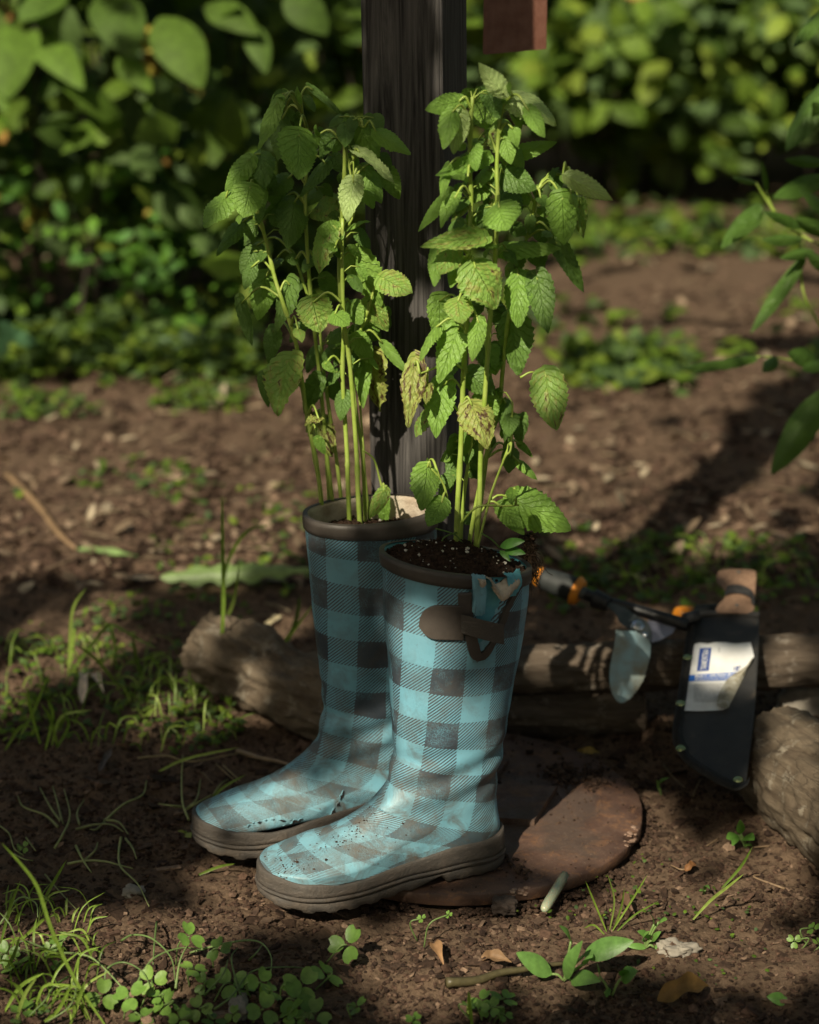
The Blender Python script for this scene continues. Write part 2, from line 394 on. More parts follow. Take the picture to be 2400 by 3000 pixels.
# mulch: bark chips and crumbs lying loose
def pick(cols): c = random.choice(cols); k = rnd(.7, 1.25); return tuple(x*k for x in c)
CH = [(.048, .030, .020), (.066, .042, .029), (.095, .064, .044), (.036, .023, .015), (.055, .036, .024), (.082, .052, .036), (.042, .027, .018), (.125, .087, .060), (.20, .145, .10)]
CH = [(a*.82, b*.74, c*.74) for a, b, c in CH]
def rotm(): 
    return Matrix.Rotation(rnd(0, 6.28), 3, 'Z') @ Matrix.Rotation(random.gauss(0, .35), 3, 'X') @ Matrix.Rotation(random.gauss(0, .3), 3, 'Y')
def onplate(x, y, m=0.): return math.hypot(x-PC.x, y-PC.y) < PR+m
mb = MB()
for i in range(42000):
    if i < 26000:
        px, py = rnd(-150, 2550), rnd(1650, 3150); p = gnd(px, py)
        L = rnd(.0018, .0060)*(1 if random.random() < .93 else rnd(1.8, 3.8))
    else:
        px, py = rnd(-150, 2550), 560+1150*math.sqrt(random.random()); p = gnd(px, py); L = rnd(.006, .022)
    if onplate(p.x, p.y): continue
    if noise.noise(p*7) < -.12 and random.random() < .6: continue
    wd = L*rnd(.25, .75); th = min(wd*.5, rnd(.0008, .003))
    mb.box((p.x, p.y, g(p.x, p.y)+th*.6), (L, wd, th), rotm(), pick(CH), .22)
link('bark_mulch', mb.mesh('bark_mulch', M['chips'], False), kind='stuff')
def lump(mb, c, r, col=None, sq=.75, j=.3, sub=1):
    t = (1+5**.5)/2
    V = [Vector(v).normalized() for v in [(-1, t, 0), (1, t, 0), (-1, -t, 0), (1, -t, 0), (0, -1, t), (0, 1, t), (0, -1, -t), (0, 1, -t), (t, 0, -1), (t, 0, 1), (-t, 0, -1), (-t, 0, 1)]]
    Fc = [(0, 11, 5), (0, 5, 1), (0, 1, 7), (0, 7, 10), (0, 10, 11), (1, 5, 9), (5, 11, 4), (11, 10, 2), (10, 7, 6), (7, 1, 8), (3, 9, 4), (3, 4, 2), (3, 2, 6), (3, 6, 8), (3, 8, 9), (4, 9, 5), (2, 4, 11), (6, 2, 10), (8, 6, 7), (9, 8, 1)]
    mb.add([Vector(c)+Vector((v.x, v.y, v.z*sq))*r*rnd(1-j, 1+j) for v in V], Fc, col)
mb = MB()
for i in range(15000):
    px, py = rnd(-100, 2500), rnd(1850, 3100); p = gnd(px, py)
    if onplate(p.x, p.y, .004): continue
    k = noise.noise(p*9)
    if k < -.1 and random.random() < .6: continue
    r = rnd(.0009, .0028)*(1 if random.random() < .94 else 2.2)
    lump(mb, (p.x, p.y, g(p.x, p.y)+r*.4), r, pick([(.05, .027, .018), (.07, .04, .027), (.035, .02, .014), (.09, .055, .038)]))
link('soil_crumbs', mb.mesh('soil_crumbs', M['chips'], False), kind='stuff')

# ------------------------------------------------------------------ round plate the boots stand on
ob = thing('stepping_plate', 'round red brown stone plate with chipped rim under the boots', 'plate', (PC.x, PC.y, 0))
mb = MB(); N = 160; zt = .013
prof = [(0, 0), (.995, 0), (1., .0012), (1., zt-.0012), (.995, zt), (.9, zt), (.6, zt), (.3, zt), (0.001, zt)]
rows = []
for r, z in prof:
    row = []
    for k in range(N):
        a = 2*math.pi*k/N; rr = PR*(1+.006*noise.noise(Vector((math.cos(a)*4, math.sin(a)*4, 2)))+.0018*noise.noise(Vector((math.cos(a)*22, math.sin(a)*22, z*40)))+.0022*noise.noise(Vector((math.cos(a)*60, math.sin(a)*60, z*90))))
        cut = 0
        for (ca, cw, cd) in ((R(-22), .075, .014), (R(-72), .03, .006)):
            d = abs((a-ca+math.pi) % (2*math.pi)-math.pi)
            if d < cw: cut = max(cut, cd*(1-(d/cw)**3)*(1 if z > .006 else .25)*rnd(.8, 1))
        rr = rr*r-(cut if r > .95 else 0)
        row.append(Vector((math.cos(a)*rr, math.sin(a)*rr, z)))
    rows.append(row)
mb.grid(rows, True); link('slab', mb.mesh('slab', M['plate']), ob)
for ca, wd in ((R(-22), .026), (R(-72), .012)):
    mb = MB()
    for k in range(26):
        a = ca+rnd(-1, 1)*wd/PR; rr = PR-rnd(.001, .012)*(wd/.026); lump(mb, (math.cos(a)*rr, math.sin(a)*rr, rnd(.007, .0135)), rnd(.0015, .0035), None, .5)
    link('chipped_spot', mb.mesh('chipped_spot', M['chipface'], False), ob)['label'] = 'rough pale chip in the rim'
def slab(name, pts, z0, z1, mat, label, cat):
    mb = MB(); n = len(pts); vs = [Vector((p.x, p.y, z0)) for p in pts]+[Vector((p.x, p.y, z1)) for p in pts]
    mb.add(vs, [tuple(range(n-1, -1, -1)), tuple(range(n, 2*n))]+[(i, (i+1) % n, n+(i+1) % n, n+i) for i in range(n)])
    return wthing(name, mb, mat, label, cat, False)
slab('square_tile', [gnd(1400, 2302, .018), gnd(1632, 2308, .018), gnd(1566, 2408, .018), gnd(1400, 2398, .018)], .0133, .0205, M['plate'], 'thin square brown tile lying on the round plate by the heel', 'tile')
slab('tile_shard', [gnd(1420, 2222, .018), gnd(1492, 2224, .018), gnd(1446, 2282, .018), gnd(1400, 2282, .018)], .0133, .0185, M['plate'], 'small brown tile shard at the back of the round plate', 'tile')
mb = MB()
for i in range(900):
    a = rnd(0, 6.28); r = PR*math.sqrt(random.random())*.99; p = Vector((PC.x+math.cos(a)*r, PC.y+math.sin(a)*r, zt))
    if fbm(p*14) < -.05 and random.random() < .75: continue
    if p.y < PC.y-.02 and random.random() < .72: continue
    s = rnd(.0006, .0017) if random.random() < .95 else rnd(.002, .005)
    lump(mb, p+Vector((0, 0, s*.5)), s, pick(CH[:4]))
for cx, cy, n in ((1460, 2340, 90), (1640, 2270, 110), (1730, 2285, 90), (1500, 2550, 40)):
    c = gnd(cx, cy, zt)
    for i in range(n):
        s = rnd(.0008, .0035); lump(mb, (c.x+random.gauss(0, .011), c.y+random.gauss(0, .014), zt+s*.6+rnd(0, .003)), s, pick(CH[:4]))
link('plate_dirt', mb.mesh('plate_dirt', M['chips'], False), kind='stuff')

mb = MB()
for i in range(1500):
    a = rnd(-2.9, .9); k = noise.noise(Vector((math.cos(a)*5, math.sin(a)*5, 8)))+.25
    if k < 0: continue
    r = PR+abs(random.gauss(0, .006))-.001; x, y = PC.x+math.cos(a)*r, PC.y+math.sin(a)*r; s = rnd(.001, .0035); lump(mb, (x, y, max(g(x, y), -.006)+rnd(0, .006)*min(1, k*2)), s, pick(CH[:7]), .7)
link('heaped_soil', mb.mesh('heaped_soil', M['chips'], False), kind='stuff')
# ------------------------------------------------------------------ boots
PROF = [((.128, .340), (-.020, .313), .057), ((.126, .300), (-.018, .275), .0575), ((.123, .235), (-.010, .220), .053), ((.119, .180), (.000, .165), .047),
        ((.117, .140), (.006, .120), .041), ((.120, .115), (.010, .090), .038), ((.129, .097), (.009, .060), .035), ((.144, .083), (.007, .036), .034),
        ((.164, .072), (.03, .026), .038), ((.188, .0625), (.09, .023), .042), ((.210, .0575), (.15, .023), .045), ((.232, .051), (.200, .023), .045), ((.249, .0455), (.236, .023), .040),
        ((.2595, .036), (.255, .025), .032)]
SU0, SU1 = .0015, .2625
WB = [(0, .034), (.2, .034), (.42, .036), (.70, .048), (.85, .047), (1, .044)]
def soleW(u):
    x = (u-SU0)/(SU1-SU0)
    if x <= 0 or x >= 1: return 0.
    e0 = math.sqrt(max(0, 1-(1-min(x/.13, 1))**2)); e1 = math.sqrt(max(0, 1-(1-min((1-x)/.24, 1))**2.3))
    return interp(WB, x)*e0*e1
class Boot:
    NS = 110; NT_ = 96
    def __init__(s, lean, seed, backz=0., pinch=1., fdu=0., fdz=0.):
        s.lean = lean; s.seed = seed
        fr = catmull([Vector((a[0], a[1]+0*backz, 0)) for a, b, w_ in PROF], 12); bk = catmull([Vector((b[0], b[1], 0)) for a, b, w_ in PROF], 12)
        ws = catmull([Vector((w_, 0, 0)) for a, b, w_ in PROF], 12)
        s.sec = []; n = len(fr); s.s = [0.]
        for i in range(n):
            f = fr[i]; b = bk[i].copy(); tt = i/12
            if backz: b.y += backz*max(0, 1-tt/1.3)
            f = f.copy(); f.x += fdu*max(0, 1-tt/4.5); f.y += fdz*max(0, 1-tt/1.5)
            s.sec.append((f, b, ws[i].x*pinch, min(1, max(0, (tt-5.5)/3))))
            if i:
                m0 = (s.sec[i-1][0]*.55+s.sec[i-1][1]*.45); m1 = (f*.55+b*.45); s.s.append(s.s[-1]+(m1-m0).length)
        s.n = n
    def pt(s, i, th, off=0.):
        """i: float section index, th: angle, 0 = shin, pi = heel, pi/2 = camera side"""
        i = min(max(i, 0), s.n-1.001); k = int(i); fr = i-k
        (f0, b0, w0, q0), (f1, b1, w1, q1) = s.sec[k], s.sec[k+1]
        f = f0.lerp(f1, fr); b = b0.lerp(b1, fr); w_ = lerp(w0, w1, fr); q = lerp(q0, q1, fr)
        c = math.cos(th); sn = math.sin(th)
        mid = (f+b)*.5; hc = (f-b)*.5; P = mid+hc*c
        lat = w_*abs(sn)**(lerp(.92, .62, q))*(1-.26*q*c)
        if q > 0:
            lim = max(0., soleW(P.x)-.0022)
            if lat > lim: lat = lerp(lat, lim, min(1, q*2.2))
        lat = math.copysign(lat, sn)
        v = Vector((P.x, lat, P.y))
        if v.z > .09: v.x += s.lean*(v.z-.09)**1.15*1.1
        d = fbm(Vector((v.x*16+s.seed, v.y*16, v.z*16)), 3)*.0016 + .0016*math.exp(-((v.z-.115)/.035)**2)*math.sin(v.z*210+v.x*60+s.seed)
        nn = Vector((c*.8, sn, 0)).normalized() if q < .5 else Vector((0, sn*.7, max(c, 0)+.2)).normalized()
        return v+nn*(d*(1 if i > 2 else .6)+off)
    def arc(s, i):
        """girth from the camera-side midline for each theta step"""
        pts = [s.pt(i, 2*math.pi*k/s.NT_) for k in range(s.NT_+1)]
        cum = [0.]
        for a, b in zip(pts, pts[1:]): cum.append(cum[-1]+(b-a).length)
        m = cum[s.NT_//4]; return pts, [c-m for c in cum]
    def extra(s, v): return v
def make_boot(label, loc, az, boot, rim_gap=None):
    root = thing('rubber_boot', label, 'boot', loc, math.pi+az)
    # upper
    mb = MB(); rows = []; uvs = []
    i = 0.
    while i <= boot.n-1:
        p, a = boot.arc(i)
        k = int(min(i, boot.n-2)); sv = lerp(boot.s[k], boot.s[k+1], i-k)
        p = [boot.extra(q, i, 2*math.pi*j/boot.NT_) if boot.extra_on else q for j, q in enumerate(p)]
        rows.append(p); uvs.append([(x-boot.uo, sv+boot.vo) for x in a]); i += 1
    mb.grid(rows, uvs=uvs); 
    up = link('upper', mb.mesh('upper', M['boot']), root)
    # lining: inner wall
    mb = MB(); rows = []
    for i in (0, .3, 1, 2, 4, 6, 9, 12, 16, 20):
        rows.append([boot.pt(i, 2*math.pi*k/96, -.0032 if i else -.0008) for k in range(97)])
    mb.grid(rows, flip=True); link('lining', mb.mesh('lining', M['lining'] if not rim_gap else M['teal_in']), root)
    # rim band
    mb = MB(); rows = []
    a0, a1 = (0, 2*math.pi) if not rim_gap else rim_gap
    nk = 96
    for i, off in ((-.0, -.003), (-.0, .0005), (.15, .0022), (1.0, .0026), (2.6, .0026), (3.9, .0022), (4.15, .0010), (4.15, -.001)):
        rows.append([boot.pt(i, lerp(a0, a1, k/nk), off)+Vector((0, 0, .0015 if i < .2 else 0)) for k in range(nk+1)])
    mb.grid(rows); link('rim_band', mb.mesh('rim_band', M['brown_rubber']), root)
    # sole and foxing
    NP = 200
    def outline(off):
        out = []
        for k in range(NP):
            ph = 2*math.pi*k/NP
            def q(ph): 
                u = (SU0+SU1)/2+(SU1-SU0)/2*math.cos(ph); return Vector((u, math.copysign(soleW(u), math.sin(ph)), 0))
            p = q(ph); t = q(ph+.02)-q(ph-.02); nn = Vector((t.y, -t.x, 0)); 
            nn = nn.normalized() if nn.length > 1e-6 else Vector((math.copysign(1, math.cos(ph)), 0, 0))
            out.append((p+nn*off, ph))
        return out
    def spring(u): return .012*max(0, (u-.19)/.08)**2
    def topz(u): return interp([(0, .038), (.06, .037), (.13, .031), (.19, .0285), (.23, .034), (.262, .041)], u)
    def ring(z, off, bottom=False, top=False):
        row = []
        for p, ph in outline(off):
            u = p.x; zz = z+spring(u)*(1 if bottom else max(0, 1-z/.05))
            if bottom:
                if .078 < u < .115: zz += .0085*min(1, (u-.078)/.004, (.115-u)/.03)
                elif u > .115: zz += .0022*(1 if int(u*90) % 2 else 0)
                else: zz += .0012*(1 if int(u*110) % 2 else 0)
            if top: zz = topz(u)+z
            row.append(Vector((u, p.y, zz+.0004*noise.noise(p*60+Vector((0, 0, z*80))))))
        return row
    mb = MB(); mb.grid([ring(0, -.012, True), ring(0, -.0015, True), ring(.0015, .0005, True), ring(.0105, .0012), ring(.0115, .0000), ring(.0122, -.0016), ring(.0135, -.0016)], True)
    mb.add([p for p in ring(0, -.012, True)], [tuple(range(NP-1, -1, -1))])
    link('sole', mb.mesh('sole', M['gray_rubber']), root)
    mb = MB(); mb.grid([ring(.0132, -.002), ring(.0136, .0018), ring(.0158, .0024), ring(.0166, .0020), ring(.0172, -.0004), ring(.0178, -.0006), ring(.0184, .0010), ring(.021, .0008), ring(-.006, .0004, top=True), ring(-.0015, .0001, top=True), ring(0., -.0012, top=True), ring(-.0015, -.006, top=True)], True)
    link('foxing_band', mb.mesh('foxing_band', M['gray_rubber']), root)
    return root


def finder(boot, root):
    """table of projected boot surface points, to look up (section, theta) of a spot on the visible side"""
    Mx = Matrix.Translation(root.location) @ Matrix.Rotation(root.rotation_euler.z, 4, 'Z')
    tab = {}
    def pr(i, th): return proj(Mx @ boot.pt(i, th))
    G = [(i, th*.03, *pr(i, th*.03)) for i in range(0, boot.n, 2) for th in range(-8, 108)]
    def f(px, py):
        i, th, a, b = min(G, key=lambda e: (e[2]-px)**2+(e[3]-py)**2); di, dt = 1., .015
        best = (a-px)**2+(b-py)**2
        for _ in range(9):
            for ii, tt in ((i-di, th), (i+di, th), (i, th-dt), (i, th+dt)):
                a, b = pr(ii, tt); q = (a-px)**2+(b-py)**2
                if q < best: best, i, th = q, ii, tt
            di *= .6; dt *= .6
        return i, th
    return f
def ppatch(boot, find, quadrows, name, mat, root, off=.0034, thick=.003, label=None):
    """raised rubber piece given by rows of spots on the visible side"""
    U = [[find(*p) for p in r] for r in quadrows]; nr = len(U); nc = len(U[0])
    top = [[boot.pt(i, th, off) for i, th in r] for r in U]; low = [[boot.pt(i, th, off-thick) for i, th in r] for r in U]
    mb = MB(); mb.grid([low[0]]+top+[low[-1]])
    for c in (0, nc-1): mb.grid([[top[r][c] for r in range(nr)], [low[r][c] for r in range(nr)]])
    o = link(name, mb.mesh(name, mat), root)
    if label: o['label'] = label
    return o
CG = (1080, 1550, 2.875)
def cg(x, y): return (CG[0]+x/CG[2], CG[1]+y/CG[2])
bA = Boot(.0, 1.3); bA.extra_on = True; bA.uo = 0.; bA.vo = 0.
AZ = R(24)
LA = Vector((.094, 1.965, .0145)); LB = Vector((.020, 2.078, .0135))
class _R: pass
_r = _R(); _r.location = LA; _r.rotation_euler = Vector((0, 0, math.pi+AZ)); fA = finder(bA, _r)
G0 = fA(*cg(865, 520))[1]; G1 = fA(*cg(1235, 560))[1]; GB, GT = fA(*cg(935, 1040))
print('gusset', G0, G1, GB, GT)
GM = (G0+G1)/2; GW = (G1-G0)/2
def extraA(v, i, th):
    if i < GB:
        q = i/GB; m = lerp(GM, GT, q); wdt = GW*(1-q)**.8*1.12+.01; d = (th-m)/wdt
        if abs(d) < 1:
            nn = Vector((math.cos(th), math.sin(th), 0)); k = (1-d*d)
            fold = (math.cos(d*8.2+.6)*.0052)*min(1, k*2.2)*(1-q)**.6
            v = v+nn*(fold-(.011*(1-q)+.002)*min(1, k*1.6))
            if i < 5: v.z -= (.010*k+.005*noise.noise(Vector((th*16, 0, 3))))*(1-i/5)
    return v
bA.extra = extraA
bootA = make_boot('turquoise and charcoal checked rubber boot in front, soil to the brim and a torn top', LA, AZ, bA, (G1+.04, G0+2*math.pi))
bB = Boot(.075, 7.7, .028, .84, -.011, .002); bB.extra_on = False; bB.uo = .0095; bB.vo = .026
bootB = make_boot('turquoise and charcoal checked rubber boot behind, split across the toe, tall smooth rim', LB, AZ, bB)
fB = finder(bB, bootB)
# rounded strap tab
rows = []
for k in range(15):
    a = math.pi*k/14; y = 778-142*math.cos(a); xl = 610-172*math.sin(a)**.8; xr = 790
    rows.append([cg(lerp(xl, xr, q/12), y+.02*(lerp(xl, xr, q/12)-610)) for q in range(13)])
ppatch(bA, fA, rows, 'strap_tab', M['brown_rubber'], bootA, .0040, .0035)
def strip(c0, c1, n=16):
    a = smoothpts(c0, 6); b = smoothpts(c1, 6); m = min(len(a), len(b))
    return [[cg(lerp(a[k][0], b[k][0], q/4), lerp(a[k][1], b[k][1], q/4)) for q in range(5)] for k in range(m)]
ppatch(bA, fA, strip([(752, 535), (755, 650), (780, 760), (810, 900), (850, 1060), (905, 1108)], [(862, 530), (862, 650), (880, 760), (905, 900), (935, 1020), (945, 1065)]), 'gusset_trim', M['brown_rubber'], bootA, .0030, .0035)
ppatch(bA, fA, strip([(905, 1108), (985, 1080), (1060, 960), (1130, 800), (1200, 620), (1290, 470)], [(945, 1040), (985, 1000), (1035, 920), (1095, 770), (1150, 640), (1220, 520)]), 'gusset_trim', M['brown_rubber'], bootA, .0030, .0035)
# loose strap end, standing off the boot
rows = []
for k in range(10):
    t = k/9; x = lerp(770, 1058, t); yt = 702+62*t**1.5; yb = 858+72*t**1.3; o = .0045+.011*math.sin(t*2.0)
    rows.append([bA.pt(*fA(*cg(x, lerp(yt, yb, q/4))), o) for q in range(5)])
mb = MB(); mb.grid(rows); mb.grid([[p+Vector((0, .0016, 0)) for p in r] for r in rows], flip=True)
for q in (0, 4): mb.grid([[r[q] for r in rows], [r[q]+Vector((0, .0016, 0)) for r in rows]])
mb.grid([rows[-1], [p+Vector((0, .0016, 0)) for p in rows[-1]]])
link('strap', mb.mesh('strap', M['gray_rubber']), bootA)
# torn flaps of lining and rubber at the top of the gusset
def flap(poly_top, poly_bot, off0, off1, mat, nm='torn_lining', up=.0):
    a = smoothpts(poly_top, 4); b = smoothpts(poly_bot, 4); m = min(len(a), len(b)); rows = []
    for k in range(m):
        r = []
        for q in range(7):
            t = q/6; i, th = fA(*cg(lerp(a[k][0], b[k][0], t), lerp(a[k][1], b[k][1], t)))
            p = bA.pt(max(i, 0), th, lerp(off0, off1, math.sin(t*2.4))+.0022*noise.noise(Vector((k*.8, q*.7, off0*900)))); p.z += up*(1-t)+.002*noise.noise(Vector((k*1.3, q, 7))); r.append(p)
        rows.append(r)
    mb = MB(); mb.grid(rows); mb.grid([[p+Vector((0, .0014, 0)) for p in r] for r in rows], flip=True)
    link(nm, mb.mesh(nm, mat), bootA)
flap([(862, 378), (900, 372), (940, 365), (975, 360)], [(862, 690), (890, 720), (930, 715), (965, 700)], .001, .0045, M['boot'], 'torn_rubber', .003)
flap([(895, 395), (915, 385), (935, 385), (950, 395)], [(905, 430), (920, 470), (940, 460), (950, 440)], .006, .009, M['lining'])
flap([(985, 360), (1020, 400), (1070, 460), (1120, 440), (1180, 400), (1235, 370)], [(1010, 480), (1050, 540), (1090, 590), (1130, 575), (1170, 530), (1215, 470)], -.001, .0075, M['lining'])
flap([(1125, 300), (1160, 300), (1200, 330), (1245, 320)], [(1150, 560), (1180, 560), (1215, 540), (1250, 480)], .000, .005, M['teal_in'], 'torn_rubber', .004)
# splits across the toe of the rear boot
def split(pts, wd):
    P = smoothpts([(X/1.4375, 2200+Y/1.4375) for X, Y in pts], 4); U = [fB(*p) for p in P]; n = len(U); ra, rb = [], []
    for k, (i, th) in enumerate(U):
        h = wd*math.sin(math.pi*min(1, (k+.3)/(n-.4)))**.6*rnd(.5, 1.3)+.0002; c = bB.pt(i, th, .0011)
        t = (bB.pt(*U[min(k+1, n-1)], .0011)-bB.pt(*U[max(k-1, 0)], .0011)).normalized(); nn = (bB.pt(i, th, .01)-bB.pt(i, th, 0)).normalized(); sd = t.cross(nn)
        ra.append(c-sd*h); rb.append(c+sd*h*.8)
    mb = MB(); mb.grid([ra, rb]); sp_ = link('split', mb.mesh('split', M['tear']), bootB)
    mb = MB(); mb.tube([p+Vector((0, 0, .0005)) for p in ra], .0006, 5); link('split_edge', mb.mesh('split_edge', M['boot']), sp_)
split([(1042, 320), (1062, 306), (1090, 303), (1120, 290), (1160, 288), (1190, 296), (1230, 292)], .0014)
split([(1190, 326), (1210, 315), (1235, 303), (1240, 298), (1272, 290)], .0016)
split([(1385, 275), (1405, 252), (1420, 232), (1435, 205), (1448, 170)], .0024)
# potting soil
def soil(name, boot, root, lvl, dome, label_mat, perl, seed):
    mb = MB(); cen = (boot.pt(4, 0)+boot.pt(4, math.pi))*.5; rows = []
    NR = 26
    Mw = Matrix.Translation(root.location) @ Matrix.Rotation(root.rotation_euler.z, 4, 'Z')
    def sp(r, a):
        e = boot.pt(lvl, a, -.0035); p = cen.lerp(e, r); p.z = lerp((boot.pt(lvl, 0).z+boot.pt(lvl, math.pi).z)/2, e.z, r)
        p.z += dome*(1-r*r)+.004*fbm(Vector((p.x*45+seed, p.y*45, 0)))+.0025*noise.noise(Vector((p.x*170, p.y*170, seed)))
        return Mw @ p
    for j in range(NR+1): rows.append([sp(max(j/NR, .001), 2*math.pi*k/90) for k in range(90)])
    mb.grid(rows, True, flip=True)
    for i in range(1500):
        r = math.sqrt(random.random()); p = sp(r, rnd(0, 6.28)); s = rnd(.0006, .0022); lump(mb, p+Vector((0, 0, s*.4)), s)
    o = link(name, mb.mesh(name, M['potting'], False)); o['kind'] = 'stuff'
    mb = MB()
    for i in range(perl):
        p = sp(math.sqrt(random.random())*.97, rnd(0, 6.28)); s = rnd(.0004, .0012) if random.random() < .93 else rnd(.0015, .0023); lump(mb, p+Vector((0, 0, s*.8)), s)
    o = link('perlite_grains', mb.mesh('perlite_grains', M['perlite'], False)); o['kind'] = 'stuff'
    return sp
spA = soil('potting_soil', bA, bootA, 1.6, .019, None, 110, 1.)
spB = soil('potting_soil', bB, bootB, 6., .006, None, 60, 5.)
# mud crumbs on the front boot's toe
mb = MB(); Mw = Matrix.Translation(bootA.location) @ Matrix.Rotation(bootA.rotation_euler.z, 4, 'Z')
for i in range(150):
    cl = random.random()
    if cl < .35: si, th = random.gauss(140, 5), random.gauss(.55, .35)
    elif cl < .75: si, th = random.gauss(103, 9), random.gauss(.35, .14)
    else: si, th = rnd(85, 145), rnd(0., 1.2)
    s = rnd(.0003, .0010)*(1 if random.random() < .95 else 2); lump(mb, Mw @ bA.pt(si, th, s*.3), s, pick(CH[:4]), .6)
link('mud_crumbs', mb.mesh('mud_crumbs', M['chips'], False), kind='stuff')

# ------------------------------------------------------------------ leaves
def leaf_mesh(name, mat, curl=.5, fold=.25, wav=.03, seed=0, nL=52, nW=10, teeth=11, heart=.19, fat=.54, tdep=.115, tipx=1.0):
    mb = MB(); rows = []; uvs = []; rg = random.Random(seed)
    for i in range(nL+1):
        t = i/nL; wt = math.sin(math.pi*min(1, t**fat))**.70*.5 if t < 1 else 0.
        if t < .06: wt = max(wt, .5*math.sqrt(t/.06)*.62)
        fr = (t*teeth) % 1.; saw = (1-fr)*1.0 if fr > .25 else fr*3
        wt *= 1+tdep*(saw-.5)*2*(.4+.6*t**.3)
        row = []; ur = []
        for k in range(nW+1):
            s = k/nW*2-1; x = s*wt; y = t-heart*(1-t)**5*abs(s)**1.5*1.3-(.018*saw*abs(s)**4)
            z = -fold*abs(x)**1.25+curl*(-.5*(t-.0)**2)+wav*fbm(Vector((x*7+seed*3, y*7, seed)), 2)
            z += .008*math.sin(14*math.pi*(t-.35*abs(s)))*abs(s)*(1-abs(s)**6)*1.3+wav*.8*math.sin(t*9+seed)*s*abs(s)
            z += .007*noise.noise(Vector((x*26, y*26, seed)))
            row.append(Vector((x, y, z))); ur.append((s, t))
        rows.append(row); uvs.append(ur)
    mb.grid(rows, uvs=uvs); me = mb.mesh(name, mat)
    # chord from base to tip along +Y
    tip = Vector(rows[-1][nW//2]); ang = math.atan2(tip.z, tip.y); L = tip.length
    me.transform(Matrix.Scale(1/L, 4) @ Matrix.Rotation(-ang, 4, 'X')); return me
LV = {}
for key in ('leaf', 'leafu', 'leafd', 'leafs', 'leafb'):
    LV[key] = [leaf_mesh('leaf_'+str(i), M[key], curl=c, fold=f, wav=w_*(1.8 if key == 'leafb' else 1), seed=i*3+len(key)) for i, (c, f, w_) in
               enumerate(((.35, .25, .03), (.8, .35, .04), (.15, .15, .035), (1.2, .5, .05), (.5, -.2, .05)))]
def place_leaf(parent, base, tip, width, me, roll=0., upb=.45, name='leaf', comp=True, flip=False):
    d = tip-base; L = max(d.length, .002); y = d/L
    nrm = (CAM-base).normalized()+Vector((-.15, 0, upb)); nrm = (nrm-y*nrm.dot(y))
    nrm = nrm.normalized() if nrm.length > .05 else y.orthogonal().normalized()
    nrm = Matrix.Rotation(roll, 3, y) @ nrm
    if flip: nrm = -nrm
    x = y.cross(nrm); W = width/(max(.45, abs(math.cos(roll))) if comp else 1)
    Z = (W+L)/2
    o = bpy.data.objects.new(name, me); COL.objects.link(o); o.parent = parent
    b = base-Vector(parent.location)
    o.matrix_basis = Matrix(((x.x*W, y.x*L, nrm.x*Z, b.x), (x.y*W, y.y*L, nrm.y*Z, b.y), (x.z*W, y.z*L, nrm.z*Z, b.z), (0, 0, 0, 1)))
    return o
C3 = (550, 150, 2.464); C4 = (1150, 150, 2.464); C5 = (650, 850, 1.568)
def L_(lst, C): return [tuple(cv([(a[0], a[1]), (a[2], a[3])], *C))+(a[4]/C[2], a[5] if len(a) > 5 else 'leaf') for a in lst]
